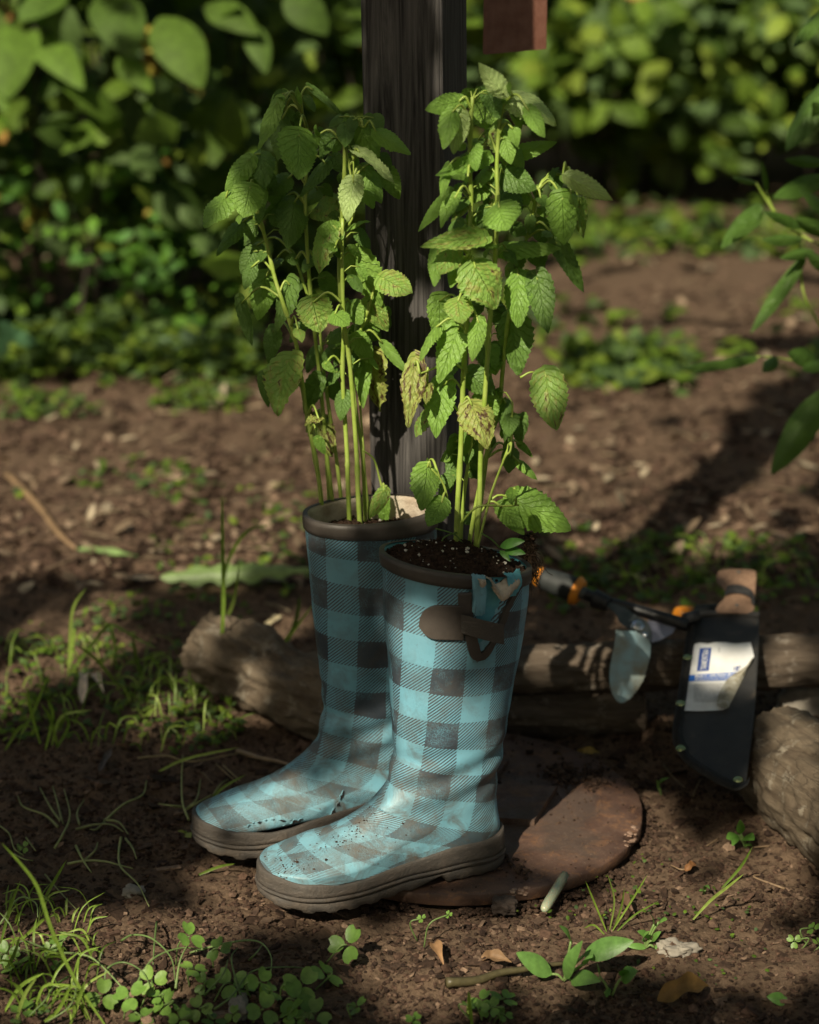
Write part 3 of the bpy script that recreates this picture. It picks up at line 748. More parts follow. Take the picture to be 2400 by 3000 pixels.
leftL = L_([(640, 385, 510, 715, 130), (680, 490, 655, 790, 190, 'leafd'), (800, 370, 790, 250, 55), (700, 350, 662, 335, 60), (905, 280, 1145, 490, 55, 'leafd'), (700, 430, 815, 520, 80, 'leafd'),
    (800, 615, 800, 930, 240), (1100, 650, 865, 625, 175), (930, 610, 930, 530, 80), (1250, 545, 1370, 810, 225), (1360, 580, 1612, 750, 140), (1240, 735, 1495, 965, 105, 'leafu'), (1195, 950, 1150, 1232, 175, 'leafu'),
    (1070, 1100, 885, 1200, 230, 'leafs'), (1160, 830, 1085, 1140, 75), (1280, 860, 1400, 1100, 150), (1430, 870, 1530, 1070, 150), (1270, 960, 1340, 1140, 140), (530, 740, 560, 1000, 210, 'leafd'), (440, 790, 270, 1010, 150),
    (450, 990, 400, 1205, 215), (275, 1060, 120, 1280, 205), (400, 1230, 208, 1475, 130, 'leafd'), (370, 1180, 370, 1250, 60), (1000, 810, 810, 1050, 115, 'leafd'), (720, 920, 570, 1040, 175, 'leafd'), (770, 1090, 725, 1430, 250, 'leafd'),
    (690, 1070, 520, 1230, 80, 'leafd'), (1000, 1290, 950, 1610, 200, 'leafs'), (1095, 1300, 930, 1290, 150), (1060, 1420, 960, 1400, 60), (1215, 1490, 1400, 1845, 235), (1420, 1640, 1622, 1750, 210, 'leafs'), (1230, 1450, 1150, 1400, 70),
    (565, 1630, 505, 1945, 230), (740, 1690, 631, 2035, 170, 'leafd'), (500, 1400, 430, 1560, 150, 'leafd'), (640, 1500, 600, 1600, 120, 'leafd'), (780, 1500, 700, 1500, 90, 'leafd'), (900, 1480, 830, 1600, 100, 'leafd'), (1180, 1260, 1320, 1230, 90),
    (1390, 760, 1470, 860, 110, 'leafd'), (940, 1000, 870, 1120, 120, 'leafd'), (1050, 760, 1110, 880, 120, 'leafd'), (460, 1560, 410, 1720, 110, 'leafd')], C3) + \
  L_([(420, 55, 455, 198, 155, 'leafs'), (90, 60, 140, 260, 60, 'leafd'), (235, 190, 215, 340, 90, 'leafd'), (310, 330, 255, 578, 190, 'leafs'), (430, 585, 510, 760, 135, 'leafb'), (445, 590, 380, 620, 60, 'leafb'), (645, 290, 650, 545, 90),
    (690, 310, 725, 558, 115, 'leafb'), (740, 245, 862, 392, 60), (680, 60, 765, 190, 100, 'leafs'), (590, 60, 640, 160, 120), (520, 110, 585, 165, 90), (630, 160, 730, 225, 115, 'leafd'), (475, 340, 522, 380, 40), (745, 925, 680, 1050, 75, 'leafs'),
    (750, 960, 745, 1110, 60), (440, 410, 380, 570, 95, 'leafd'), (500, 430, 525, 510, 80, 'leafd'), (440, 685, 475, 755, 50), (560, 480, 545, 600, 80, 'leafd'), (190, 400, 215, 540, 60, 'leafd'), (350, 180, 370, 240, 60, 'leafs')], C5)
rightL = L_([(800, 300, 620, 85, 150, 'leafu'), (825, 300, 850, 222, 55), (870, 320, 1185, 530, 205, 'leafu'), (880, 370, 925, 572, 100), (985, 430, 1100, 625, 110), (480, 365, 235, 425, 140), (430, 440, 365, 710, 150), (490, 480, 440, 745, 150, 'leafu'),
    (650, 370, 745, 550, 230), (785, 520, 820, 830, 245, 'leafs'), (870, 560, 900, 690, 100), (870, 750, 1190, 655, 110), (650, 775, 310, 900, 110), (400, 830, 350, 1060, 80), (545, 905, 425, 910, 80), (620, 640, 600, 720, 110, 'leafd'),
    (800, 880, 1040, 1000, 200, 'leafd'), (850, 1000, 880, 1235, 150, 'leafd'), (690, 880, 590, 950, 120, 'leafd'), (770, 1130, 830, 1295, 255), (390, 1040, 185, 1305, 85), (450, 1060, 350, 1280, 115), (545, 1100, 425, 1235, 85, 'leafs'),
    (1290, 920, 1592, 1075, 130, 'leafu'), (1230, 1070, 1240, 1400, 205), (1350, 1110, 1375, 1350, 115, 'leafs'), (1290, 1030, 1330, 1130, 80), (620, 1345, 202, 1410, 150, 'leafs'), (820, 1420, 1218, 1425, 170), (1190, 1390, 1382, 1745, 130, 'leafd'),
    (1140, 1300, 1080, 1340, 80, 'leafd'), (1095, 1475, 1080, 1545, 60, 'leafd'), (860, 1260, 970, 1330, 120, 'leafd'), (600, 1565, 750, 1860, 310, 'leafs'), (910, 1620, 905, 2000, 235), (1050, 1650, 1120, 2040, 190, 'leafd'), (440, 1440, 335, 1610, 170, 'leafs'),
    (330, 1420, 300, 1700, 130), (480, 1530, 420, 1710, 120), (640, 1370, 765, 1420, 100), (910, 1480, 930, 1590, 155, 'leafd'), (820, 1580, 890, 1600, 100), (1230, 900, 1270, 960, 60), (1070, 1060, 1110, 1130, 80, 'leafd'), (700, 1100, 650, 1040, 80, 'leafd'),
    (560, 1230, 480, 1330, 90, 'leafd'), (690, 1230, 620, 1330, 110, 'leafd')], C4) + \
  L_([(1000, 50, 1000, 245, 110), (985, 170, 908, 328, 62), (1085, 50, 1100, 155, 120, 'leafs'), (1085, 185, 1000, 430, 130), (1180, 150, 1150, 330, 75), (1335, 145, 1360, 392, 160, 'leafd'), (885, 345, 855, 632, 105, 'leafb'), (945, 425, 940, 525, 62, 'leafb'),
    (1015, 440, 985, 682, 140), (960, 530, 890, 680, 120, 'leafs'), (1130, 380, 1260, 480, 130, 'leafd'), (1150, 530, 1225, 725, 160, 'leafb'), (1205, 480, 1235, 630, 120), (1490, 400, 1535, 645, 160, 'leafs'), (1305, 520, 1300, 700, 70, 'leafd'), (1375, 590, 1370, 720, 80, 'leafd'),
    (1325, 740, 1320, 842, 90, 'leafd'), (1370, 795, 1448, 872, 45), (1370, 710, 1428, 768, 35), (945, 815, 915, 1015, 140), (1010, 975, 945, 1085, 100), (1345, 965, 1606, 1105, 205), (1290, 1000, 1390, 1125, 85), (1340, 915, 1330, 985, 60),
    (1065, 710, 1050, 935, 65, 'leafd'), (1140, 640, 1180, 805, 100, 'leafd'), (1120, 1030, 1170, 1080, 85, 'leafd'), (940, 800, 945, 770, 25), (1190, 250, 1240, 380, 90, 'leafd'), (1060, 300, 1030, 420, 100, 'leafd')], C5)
leftS = [([(948, 1540), (937, 1424), (915, 1296), (892, 1169), (868, 1009), (830, 890), (806, 816), (783, 718), (769, 665), (749, 588), (736, 548), (715, 531), (690, 548)], 9, .0),
    ([(982, 1552), (972, 1450), (959, 1347), (940, 1137), (924, 990), (905, 800), (895, 600), (900, 470), (903, 393), (890, 345), (875, 312), (856, 285)], 8.5, .03),
    ([(1010, 1545), (988, 1360), (969, 1232), (950, 1100), (935, 960), (900, 860), (860, 740)], 8, .05), ([(1026, 1562), (1019, 1400), (1017, 1328), (1004, 1105), (1007, 965), (996, 850), (994, 759), (1002, 637), (1009, 515), (1011, 381), (1022, 363), (1045, 360), (1068, 372)], 9, -.02),
    ([(1058, 1562), (1049, 1440), (1045, 1328), (1026, 1073), (1009, 946), (1003, 800), (1004, 640)], 10, -.03), ([(1073, 1558), (1068, 1450), (1062, 1335), (1039, 1169), (1028, 1041), (1060, 960), (1075, 930)], 7.5, .0),
    ([(965, 1550), (962, 1450), (955, 1350)], 6, .02), ([(1085, 1520), (1070, 1400), (1060, 1250), (1050, 1120)], 6, .03), ([(1129, 1448), (1112, 1400), (1095, 1345), (1062, 1318)], 4.5, -.02), ([(1020, 640), (1040, 600), (1012, 420), (1018, 415), (1035, 470), (1035, 540)], 4, -.03)]
rightS = [([(1334, 1645), (1340, 1500), (1351, 1296), (1358, 1105), (1371, 882), (1373, 718), (1381, 596), (1377, 495), (1379, 373), (1384, 300), (1385, 285)], 10, -.02), ([(1392, 1648), (1399, 1540), (1406, 1456), (1409, 1328), (1422, 1150), (1433, 978), (1448, 800), (1454, 698), (1458, 580), (1456, 475), (1465, 353), (1484, 284)], 10, -.01),
    ([(1366, 1625), (1393, 1488), (1434, 1296), (1462, 1200), (1473, 1086), (1490, 930), (1520, 770), (1548, 682), (1568, 596), (1580, 550), (1600, 522), (1629, 511), (1660, 515)], 8.5, .03), ([(1398, 1590), (1425, 1500), (1447, 1424), (1480, 1340), (1498, 1309), (1502, 1180)], 5, -.02),
    ([(1348, 1610), (1355, 1500), (1371, 1360), (1390, 1250)], 7.5, .02), ([(1395, 1560), (1440, 1200), (1425, 1000), (1440, 900)], 7, .04), ([(1318, 1480), (1300, 1420), (1262, 1370)], 5, -.03), ([(1350, 1510), (1400, 1485), (1480, 1482), (1520, 1480)], 4.5, -.04),
    ([(1358, 1058), (1320, 1060), (1270, 1080), (1230, 1095)], 4.5, -.03), ([(1525, 1082), (1560, 1090), (1600, 1110)], 4, .0)]
def balm(label, sp, Y0, stems, leaves, fill, seed):
    rg = random.Random(seed); 
    base = at(stems[0][0][0][0]+60, stems[0][0][0][1], Y0)
    root = thing('lemon_balm_plant', label, 'plant', base)
    S3 = []
    for pts, r, dy in stems:
        n = len(pts); P = [at(x, y, Y0+dy*(.35+.65*k/n)+.004*math.sin(k*1.7+r)) for k, (x, y) in enumerate(pts)]
        P[0] = P[0]-Vector((0, 0, .008)); C = catmull(P, 5); mb = MB(); m = len(C)
        mb.tube(C, [r*.72/F*2.1*(1.15-.45*k/m)*(1+(.22 if k % 8 == 0 else 0)) for k in range(m)], 8); S3.append((C, mb, r))
    allp = [(p, k) for k, (C, mb, r) in enumerate(S3) for p in C]
    for idx, (b, t, wd, key) in enumerate(leaves):
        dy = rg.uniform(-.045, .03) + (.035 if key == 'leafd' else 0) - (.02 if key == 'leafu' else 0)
        bp = at(b[0], b[1], Y0+dy); tp = at(t[0], t[1], Y0+dy-rg.uniform(-.004, .028))
        me = LV[key][rg.randrange(5)]
        place_leaf(root, bp, tp, wd/F*2.1*1.08, me, rg.gauss(0, .42), .4)
        # petiole joins the nearest stem point a little below the leaf base
        q, k = min(allp, key=lambda e: ((e[0].x-bp.x)**2+(e[0].z-bp.z+.006)**2+.5*(e[0].y-bp.y)**2))
        if (q-bp).length < .07:
            mid = (q+bp)*.5+Vector((0, 0, .006+.15*(q-bp).length)); S3[k][1].tube(catmull([q, mid, bp], 4), [.0015, .0014, .0013, .0013, .0012, .0012, .0011, .0011, .001], 5)
    for k in range(fill):
        C, mb, r = S3[rg.randrange(min(6, len(S3)))]; m = len(C); q = C[int(m*rg.uniform(.50, .97))]
        a = rg.uniform(0, 6.28); L = rg.uniform(.012, .029); ln = rg.uniform(.01, .022)
        bp = q+Vector((math.cos(a)*ln, math.sin(a)*ln*.8+.012, .005)); tp = bp+Vector((math.cos(a)*L*.5, math.sin(a)*L*.5, -L*rg.uniform(.4, 1)))
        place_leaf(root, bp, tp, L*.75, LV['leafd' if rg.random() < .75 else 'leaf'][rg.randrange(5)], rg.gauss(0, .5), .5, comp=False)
        mb.tube([q, (q+bp)*.5+Vector((0, 0, .004)), bp], .0007, 4)
    for C, mb, r in S3: wpart('stem', mb, M['stem'], root)
    return root
balm('tall lemon balm with drooping serrated leaves growing in the rear boot, left of the post', spB, 2.075, leftS, leftL, 75, 3)
balm('tall lemon balm with sunlit serrated leaves growing in the front boot, right of the post', spA, 1.96, rightS, rightL, 70, 4)

# ------------------------------------------------------------------ post and hanging board
post = thing('wooden_post', 'square dark stained timber post behind the two planted boots', 'post')
def box_rot(sx, sy, z0, z1, cut=.003):
    mb = MB(); rows = []
    c = [(-sx/2+cut, -sy/2), (sx/2-cut, -sy/2), (sx/2, -sy/2+cut), (sx/2, sy/2-cut), (sx/2-cut, sy/2), (-sx/2+cut, sy/2), (-sx/2, sy/2-cut), (-sx/2, -sy/2+cut)]
    for k in range(41):
        z = lerp(z0, z1, k/40); rows.append([Vector((x+.0006*noise.noise(Vector((x*30, y*30, z*9))), y, z)) for x, y in c])
    mb.grid(rows, True); mb.add([rows[-1][k] for k in range(8)], [tuple(range(8))]); return mb
pp = at(1243, 500, 2.175); PO = Vector((pp.x+.003, 2.182, -.05))
post.location = PO; post.rotation_euler = (R(.0), R(-.9), R(-19))
mb = box_rot(.0845, .0845, 0, 1.9); 
link('timber', mb.mesh('timber', M['postwood'], False), post)
mb = box_rot(.098, .098, 1.9, 1.925, .004); link('post_cap', mb.mesh('post_cap', M['postwood'], False), post)
bd = thing('hanging_board', 'narrow reddish brown board hanging beside the dark post', 'board')
bl = at(1420, 160, 2.33); bd.location = bl; bd.rotation_euler = (0, 0, R(40))
mb = MB(); mb.box((.047, .003, .45), (.088, .006, .90)); link('panel', mb.mesh('panel', M['rust'], False), bd)
mb = MB(); mb.box((.047, -.001, .86), (.012, .014, .012)); mb.tube([Vector((.047, 0, .88)), Vector((.047, 0, 1.02))], .002, 6); link('hook', mb.mesh('hook', M['darksteel']), bd)
ca = thing('cross_arm', 'dark timber arm fixed across the post top holding the board', 'beam'); ca.location = (0.02, 2.36, 1.72)
mb = MB(); mb.box((.1, .02, .06), (.62, .05, .09)); link('timber', mb.mesh('timber', M['postwood'], False), ca)

# ------------------------------------------------------------------ logs and stones
def log(name, A, B, r0, r1, mat, label, seed, cat='log', knots=(), endmat=None, rough=.08, n=90, bend=.0):
    root = thing(name, label, cat, (A+B)/2-Vector((0, 0, min(r0, r1))))
    ax = (B-A); L = ax.length; ax.normalize(); side = ax.cross(Vector((0, 0, 1))).normalized(); up = side.cross(ax)
    mb = MB(); rows = []; m = max(24, int(L/.0035))
    def P(t, a, sc=1.):
        r = lerp(r0, r1, t); c = A.lerp(B, t)+up*bend*math.sin(math.pi*t)
        q = Vector((t*L*14, math.cos(a)*1.6, math.sin(a)*1.6+seed))
        rr = r*(1+rough*fbm(q, 4)+.5*rough*noise.noise(Vector((t*L*60, math.cos(a)*6, math.sin(a)*6+seed)))+.04*(1-2*abs(noise.noise(Vector((t*L*5, math.cos(a)*5.5, math.sin(a)*5.5+seed)))))+.02*noise.noise(Vector((t*L*55, math.cos(a)*11, math.sin(a)*11))))
        return c+(side*math.cos(a)+up*math.sin(a))*rr*sc
    for i in range(m+1): rows.append([P(i/m, 2*math.pi*k/n) for k in range(n)])
    mb.grid(rows, True); M_ = mb
    L0 = Vector(root.location); mb.v = [(x-L0.x, y-L0.y, z-L0.z) for x, y, z in mb.v]
    # rotate mesh data so the grain follows local X
    rot = Vector((1, 0, 0)).rotation_difference(ax).to_matrix().to_4x4()
    me = mb.mesh('bark', mat); me.transform(rot.inverted()); o = link('bark', me, root); o.rotation_euler = rot.to_euler()
    for t, sg in ((0, -1), (1, 1)):
        e = MB(); rr = []
        for j, f in enumerate((.999, .85, .5, .01)):
            rr.append([P(t, 2*math.pi*k/n, f)+ax*sg*(.0035*(1-f)+.002*noise.noise(P(t, 2*math.pi*k/n, f)*70)) for k in range(n)])
        e.grid(rr, True, flip=(sg < 0)); wpart('cut_end', e, endmat or M['cutwood'], root)
    return root
g1 = gnd(622, 1905, .044); g2 = gnd(1010, 2085, .035)
log('log', g1, g2+(g2-g1)*.25, .047, .042, M['barkg'], 'grey weathered log lying on the soil left of the rear boot', 3., rough=.24, endmat=M['barkg'])
Yl = 2.315
log('log', at(1440, 1965, Yl), at(2560, 1930, Yl+.02), .0265, .033, M['bark'], 'upper of the two dark logs, with the shears and machete resting on it', 5., rough=.12)
a, b = at(1400, 2092, Yl-.005), at(1885, 2085, Yl-.002); log('log', a, b, .027, .025, M['bark'], 'lower dark log stacked under the shears', 8., rough=.14)
log('log', at(2292, 2232, 2.15), gnd(2800, 2560, .072), .060, .080, M['barkg'], 'thick cracked pale brown log at the right below the machete', 11., rough=.08, n=120)
# split wood block behind the machete
def rock(name, c, r, mat, label, cat, seed, sq=(1, 1, 1), ns=28, j=.35, fl=1.6):
    mb = MB(); rows = []
    for i in range(ns+1):
        th = math.pi*i/ns; row = []
        for k in range(ns*2):
            ph = 2*math.pi*k/(ns*2); v = Vector((math.sin(th)*math.cos(ph), math.sin(th)*math.sin(ph), math.cos(th)))
            cellv = noise.cell(v*fl+Vector((seed, 0, 0))); rr = 1+j*fbm(v*fl+Vector((seed, seed, 0)), 4)
            m_ = max(abs(v.x), abs(v.y), abs(v.z)); rr *= lerp(1, .80/m_, .55)
            row.append(Vector((v.x*sq[0], v.y*sq[1], v.z*sq[2]))*r*rr+c)
        rows.append(row)
    mb.grid(rows, True); return wthing(name, mb, mat, label, cat)
rock('stone', at(2390, 2060, 2.36), .047, M['stone'], 'pale angular block wedged behind the machete tip and thick log', 'stone', 4, (1.05, .6, .75))
rock('stone', gnd(1985, 2785, .008), .014, M['stone'], 'pale grey flat stone among seedlings at the lower right', 'stone', 9, (1.25, .8, .6), j=.6)
rock('stone', gnd(1480, 2652, .006), .011, m_simple('dark_stone', (.05, .035, .028), sc=60, rough=.9, bump=.001), 'round dark clod just below the plate edge', 'stone', 2, (1.2, 1, .8))
rock('stone', gnd(392, 2612, .006), .010, M['stone'], 'small dark flat stone on the bare soil left of the boots', 'stone', 6, (1.2, 1, .5))
rock('stone', gnd(700, 2950, .006), .012, M['stone'], 'rounded pale stone between clovers at the bottom edge', 'stone', 12, (.8, 1.4, .7))
# translucent white stick
st = thing('white_stick', 'translucent whitish plastic stick poking out from under the plate', 'stick', gnd(1600, 2660, 0))
A = gnd(1655, 2565, .012); B = gnd(1592, 2668, .008); P = [A.lerp(B, t) for t in (0, .3, .6, .85, .95, .99)]; rr = [.0050]*3+[.0050, .0040, .0020]
mb = MB(); mb.tube(P, rr, 20); wpart('rod', mb, M['wax'], st)

# ------------------------------------------------------------------ machete in its sheath
C2 = (1400, 1600, 1.725)
def c2(x, y): return (C2[0]+x/C2[2], C2[1]+y/C2[2])
pt_, ptl, ptr = at(*c2(1310, 1235), 2.025), at(*c2(1070, 350), 2.345), at(*c2(1420, 345), 2.335)
mn = (ptr-ptl).cross(pt_-ptl).normalized()
if mn.y > 0: mn = -mn
def mp(x, y, off=0.): a, b = c2(x, y); return onplane(a, b, ptl, mn, off)
mach = thing('machete', 'machete in a black nylon sheath with a half peeled white label, wooden handle', 'machete', (pt_+ptl)/2)
def extr(name, pts, o0, o1, mat, parent, bev=0., label=None, fnp=mp, smooth=False):
    mb = MB(); n = len(pts); cx = sum(p[0] for p in pts)/n; cy = sum(p[1] for p in pts)/n
    def sh(s): return [(cx+(x-cx)*s, cy+(y-cy)*s) for x, y in pts]
    rows = [[fnp(x, y, o0) for x, y in pts], [fnp(x, y, o1-bev) for x, y in pts]]
    if bev: rows.append([fnp(x, y, o1-bev*.3) for x, y in sh(.985)]); rows.append([fnp(x, y, o1) for x, y in sh(.955)])
    mb.grid(rows, True); k = len(rows)-1
    mb.add(rows[-1], [tuple(range(n))]); mb.add(rows[0], [tuple(range(n-1, -1, -1))])
    o = wpart(name, mb, mat, parent, smooth)
    if label: o['label'] = label
    return o
edge = smoothpts([(1070, 352), (1060, 430), (1043, 540), (1028, 640), (1012, 760), (994, 870), (986, 950), (1000, 1020), (1060, 1100), (1180, 1180), (1290, 1232), (1340, 1225), (1358, 1195)], 4)
rightedge = smoothpts([(1358, 1195), (1375, 1060), (1395, 900), (1412, 650), (1421, 480), (1420, 350)], 4)
extr('sheath', edge+rightedge[1:]+[(1300, 338), (1180, 340)], -.009, .0, M['nylon'], mach, .0015)
inner = [(x+lerp(42, 46, k/len(edge))*(1 if k < len(edge)*.62 else .5), y-(0 if k < len(edge)*.45 else 42)) for k, (x, y) in enumerate(edge)]
mb = MB(); mb.grid([[mp(x-3, y+2, -.004) for x, y in edge], [mp(x-3, y+2, .0015) for x, y in edge], [mp(x, y, .003) for x, y in edge], [mp(x, y, .0032) for x, y in inner], [mp(x, y, .0005) for x, y in inner]], flip=True)
ebind = wpart('edge_binding', mb, M['binding'], mach)
mb = MB()
for k in range(len(edge)*3-8):
    i = k/3; j = int(i); fr = i-j
    if j >= len(edge)-2: break
    a = Vector(edge[j]).lerp(Vector(edge[j+1]), fr); b = Vector(inner[j]).lerp(Vector(inner[j+1]), fr)
    q0 = a.lerp(b, .1); q1 = a.lerp(b, .92); mb.tube([mp(q0.x, q0.y, .0036), mp((q0.x+q1.x)/2+4, (q0.y+q1.y)/2+6, .0042), mp(q1.x, q1.y, .0036)], .0006, 4)
wpart('stitching', mb, M['binding'], mach).parent = ebind
mb = MB(); mb.tube([mp(x, y, .001) for x, y in ((1068, 354), (1180, 342), (1300, 338), (1422, 350))], .0042, 8); wpart('mouth_binding', mb, M['binding'], mach)
for x, y in ((1105, 362), (1060, 562), (1025, 795), (1025, 1022), (1315, 1180)):
    mb = MB(); c = mp(x, y, .0036); u1 = (ptr-ptl).normalized(); v1 = mn.cross(u1); rows = []
    for rr_, h in ((.0056, 0), (.0050, .0012), (.003, .0019), (.0002, .0021)): rows.append([c+(u1*math.cos(q*.524)+v1*math.sin(q*.524))*rr_+mn*h for q in range(12)])
    mb.grid(rows, True); wpart('rivet', mb, M['rivet'], mach)
# label
lab = [(1062, 655), (1075, 590), (1096, 495), (1125, 488), (1160, 494), (1200, 486), (1250, 486), (1300, 492), (1340, 489), (1378, 486), (1388, 520), (1396, 558), (1372, 606), (1345, 660), (1300, 745), (1268, 815), (1240, 828), (1180, 832), (1110, 834), (1042, 831), (1050, 745)]
lb = extr('label', lab, .0005, .0014, M['paper'], mach)
def quad(name, pts, mat, o=.0019):
    q = extr(name, pts, .0012, o, mat, mach); q.parent = lb; return q
def text(s, O, ux, uy, mat, o=.0023, bold=.0, name='lettering'):
    c = bpy.data.curves.new('t', 'FONT'); c.body = s; c.size = 1.; c.offset = bold
    ob_ = bpy.data.objects.new('t', c); COL.objects.link(ob_); bpy.context.view_layer.update()
    dg = bpy.context.evaluated_depsgraph_get(); me = bpy.data.meshes.new_from_object(ob_.evaluated_get(dg)); bpy.data.objects.remove(ob_)
    L0 = Vector(mach.location)
    for v in me.vertices:
        x, y = v.co.x, v.co.y; v.co = mp(O[0]+ux[0]*x+uy[0]*y, O[1]+ux[1]*x+uy[1]*y, o)-L0
    me.materials.clear(); me.materials.append(mat); return link(name, me, lb)
quad('brand_panel', [(1122, 516), (1181, 513), (1167, 629), (1107, 632)], M['blue'])
text('TRAMONTINA', (1155, 624), (2.0, -15.6), (-44, 1.5), M['paper'], bold=.015)
text('1820801', (1222, 538), (.9, -8.2), (-12, 0), M['greyprint'])
text('18"', (1288, 630), (30, -1), (1, -32), M['blue'], bold=.02)
quad('blue_stripe', [(1062, 652), (1352, 634), (1318, 676), (1060, 683)], M['blue2'])
text('Machete with Nylon Sheath', (1097, 662), (19.5, -1.0), (1, -17), M['paper'], bold=.03)
text('Machette Avec Fourreau Nylon', (1097, 671), (15.5, -.8), (1, -11), M['paper'], bold=.01)
text('Machete con Funda de Nylon', (1096, 680), (15.3, -.7), (1, -11), M['paper'], bold=.01)
mb = MB()
for k in range(15):
    y = 698+k*8.6; x1 = min(1250, 1350-(y-640)*.62)-10; x = 1092
    while x < x1-8:
        w_ = rnd(8, 26); w_ = min(w_, x1-x); q = [mp(a, b, .0019) for a, b in ((x, y), (x+w_, y-1), (x+w_, y+1.6), (x, y+2.6))]; mb.add(q, [(3, 2, 1, 0)]); x += w_+rnd(2, 6)
    if k == 10: break
wpart('fine_print', mb, M['greyprint'], mach, False).parent = lb
# peeled flap
mb = MB(); rows = []
for i in range(9):
    t = i/8; a = Vector((1392, 566)).lerp(Vector((1266, 818)), t); wdt = 62*math.sin(math.pi*t*.72)**1.5+4
    row = []
    for k in range(6):
        s = k/5; x = a.x-s*wdt*1.25; y = a.y-s*wdt*.15+s*8*math.sin(i*1.3); row.append(mp(x, y, .0014+.006*math.sin(math.pi*min(1, s*1.1))*.7+.002*s))
    rows.append(row)
mb.grid(rows); wpart('peeled_corner', mb, M['paperback'], mach).parent = lb
# wooden handle and strap
def hp(x, y, off=0.): return mp(x, y, off-.004)
hand = smoothpts([(1215, 128), (1250, 116), (1330, 114), (1398, 122), (1410, 150), (1406, 210), (1402, 270), (1390, 336), (1300, 342), (1205, 338), (1212, 300), (1248, 258), (1246, 222), (1208, 185), (1206, 150)], 3)
handle = extr('handle', hand, -.010, .009, M['handlewood'], mach, .004, fnp=hp)
strap = smoothpts([(1258, 200), (1300, 192), (1350, 202), (1392, 232), (1402, 290), (1386, 294), (1376, 258), (1330, 240), (1280, 238), (1244, 248)], 3)
extr('strap', strap, -.012, .0115, M['binding'], mach, .001, fnp=hp)
for x, y in ((1318, 132), (1310, 300)):
    mb = MB(); mb.tube([hp(x, y, .008), hp(x, y, .0097)], .0022, 10); wpart('pin', mb, M['darksteel'], mach).parent = handle

# ------------------------------------------------------------------ hedge shears
sp0 = at(*c2(800, 400), 2.315); bp0 = at(*c2(760, 600), 2.262); sn = Vector((-.05, -.62, .78)).normalized()
def shp(x, y, off=0.): a, b = c2(x, y); return onplane(a, b, sp0, sn, off)
sh = thing('hedge_shears', 'open hedge shears with grey and orange grips lying across the logs', 'shears', sp0)
# the hanging blade drops in front of the log
bn = Vector((.05, -.9, .42)).normalized()
def blp(x, y, off=0.): a, b = c2(x, y); return onplane(a, b, bp0, bn, off)
bl1 = smoothpts([(700, 425), (690, 500), (672, 590), (665, 660), (672, 720), (690, 765), (722, 792), (760, 778), (800, 735), (835, 680), (858, 610), (872, 540), (868, 480), (800, 430)], 4)
o = extr('blade', bl1, -.004, -.001, M['blade'], sh, fnp=blp); o['label'] = 'pale dirty blade hanging down over the log'
o = extr('blade', [(860, 372), (1003, 408), (985, 440), (925, 475), (880, 488), (845, 440)], -.006, -.003, M['blade2'], sh, fnp=shp); o['label'] = 'violet grey blade half hidden behind the pivot'
extr('blade_arm', smoothpts([(628, 284), (700, 285), (760, 320), (800, 350), (850, 375), (878, 430), (872, 480), (840, 486), (790, 455), (765, 420), (715, 385), (700, 345), (655, 305)], 3), -.001, .003, M['darksteel'], sh, fnp=shp)
for x, y, r, h in ((808, 405, .0085, .0052), (845, 452, .004, .005)):
    mb = MB(); c = shp(x, y, .003); mb.tube([c, c+sn*(h*.5), c+sn*h*.75], [r, r*.95, r*.55], 18); wpart('pivot_bolt', mb, M['bolt'], sh)
def seg(name, a, b, r0, r1, mat, off=0., n=16, lift=0., mid=None, label=None):
    A = shp(*a, off)+Vector((0, 0, 0)); B = shp(*b, off)+Vector((0, 0, 0)); mb = MB(); K = 8
    P = [A.lerp(B, k/K) for k in range(K+1)]; rr = [lerp(r0, r1, k/K)*(1 if not mid else 1+mid*math.sin(math.pi*k/K)) for k in range(K+1)]
    mb.tube(P, rr, n); o = wpart(name, mb, mat, sh)
    if label: o['label'] = label
seg('tang', (520, 232), (640, 285), .0065, .008, M['black'], .003)
seg('tang_plate', (585, 262), (660, 292), .0115, .009, M['black'], .002)
seg('ferrule', (505, 225), (545, 243), .0085, .007, M['darksteel'], .003)
seg('grip_collar', (492, 222), (520, 236), .0185, .0155, M['orange'], .003)
seg('grip', (318, 158), (494, 222), .0125, .0150, M['grip'], .003, mid=.06)
seg('grip_end', (298, 150), (320, 159), .0105, .0128, M['orange'], .003)
seg('handle_bar', (655, 278), (1060, 400), .0058, .0078, M['black'], -.002)
seg('handle_bar', (1040, 372), (1120, 350), .007, .008, M['black'], -.002)
for nm, a_, b_, r_, m_ in (('grip_collar', (1005, 350), (1100, 346), .0105, M['orange']), ('grip', (1095, 346), (1255, 338), .0115, M['grip'])):
    A_ = at(*c2(*a_), 2.405); B_ = at(*c2(*b_), 2.425); mb = MB(); mb.tube([A_.lerp(B_, q) for q in (0, .1, .5, .9, 1)], [r_*.5, r_, r_*1.05, r_, r_*.6], 16); wpart(nm, mb, m_, sh)

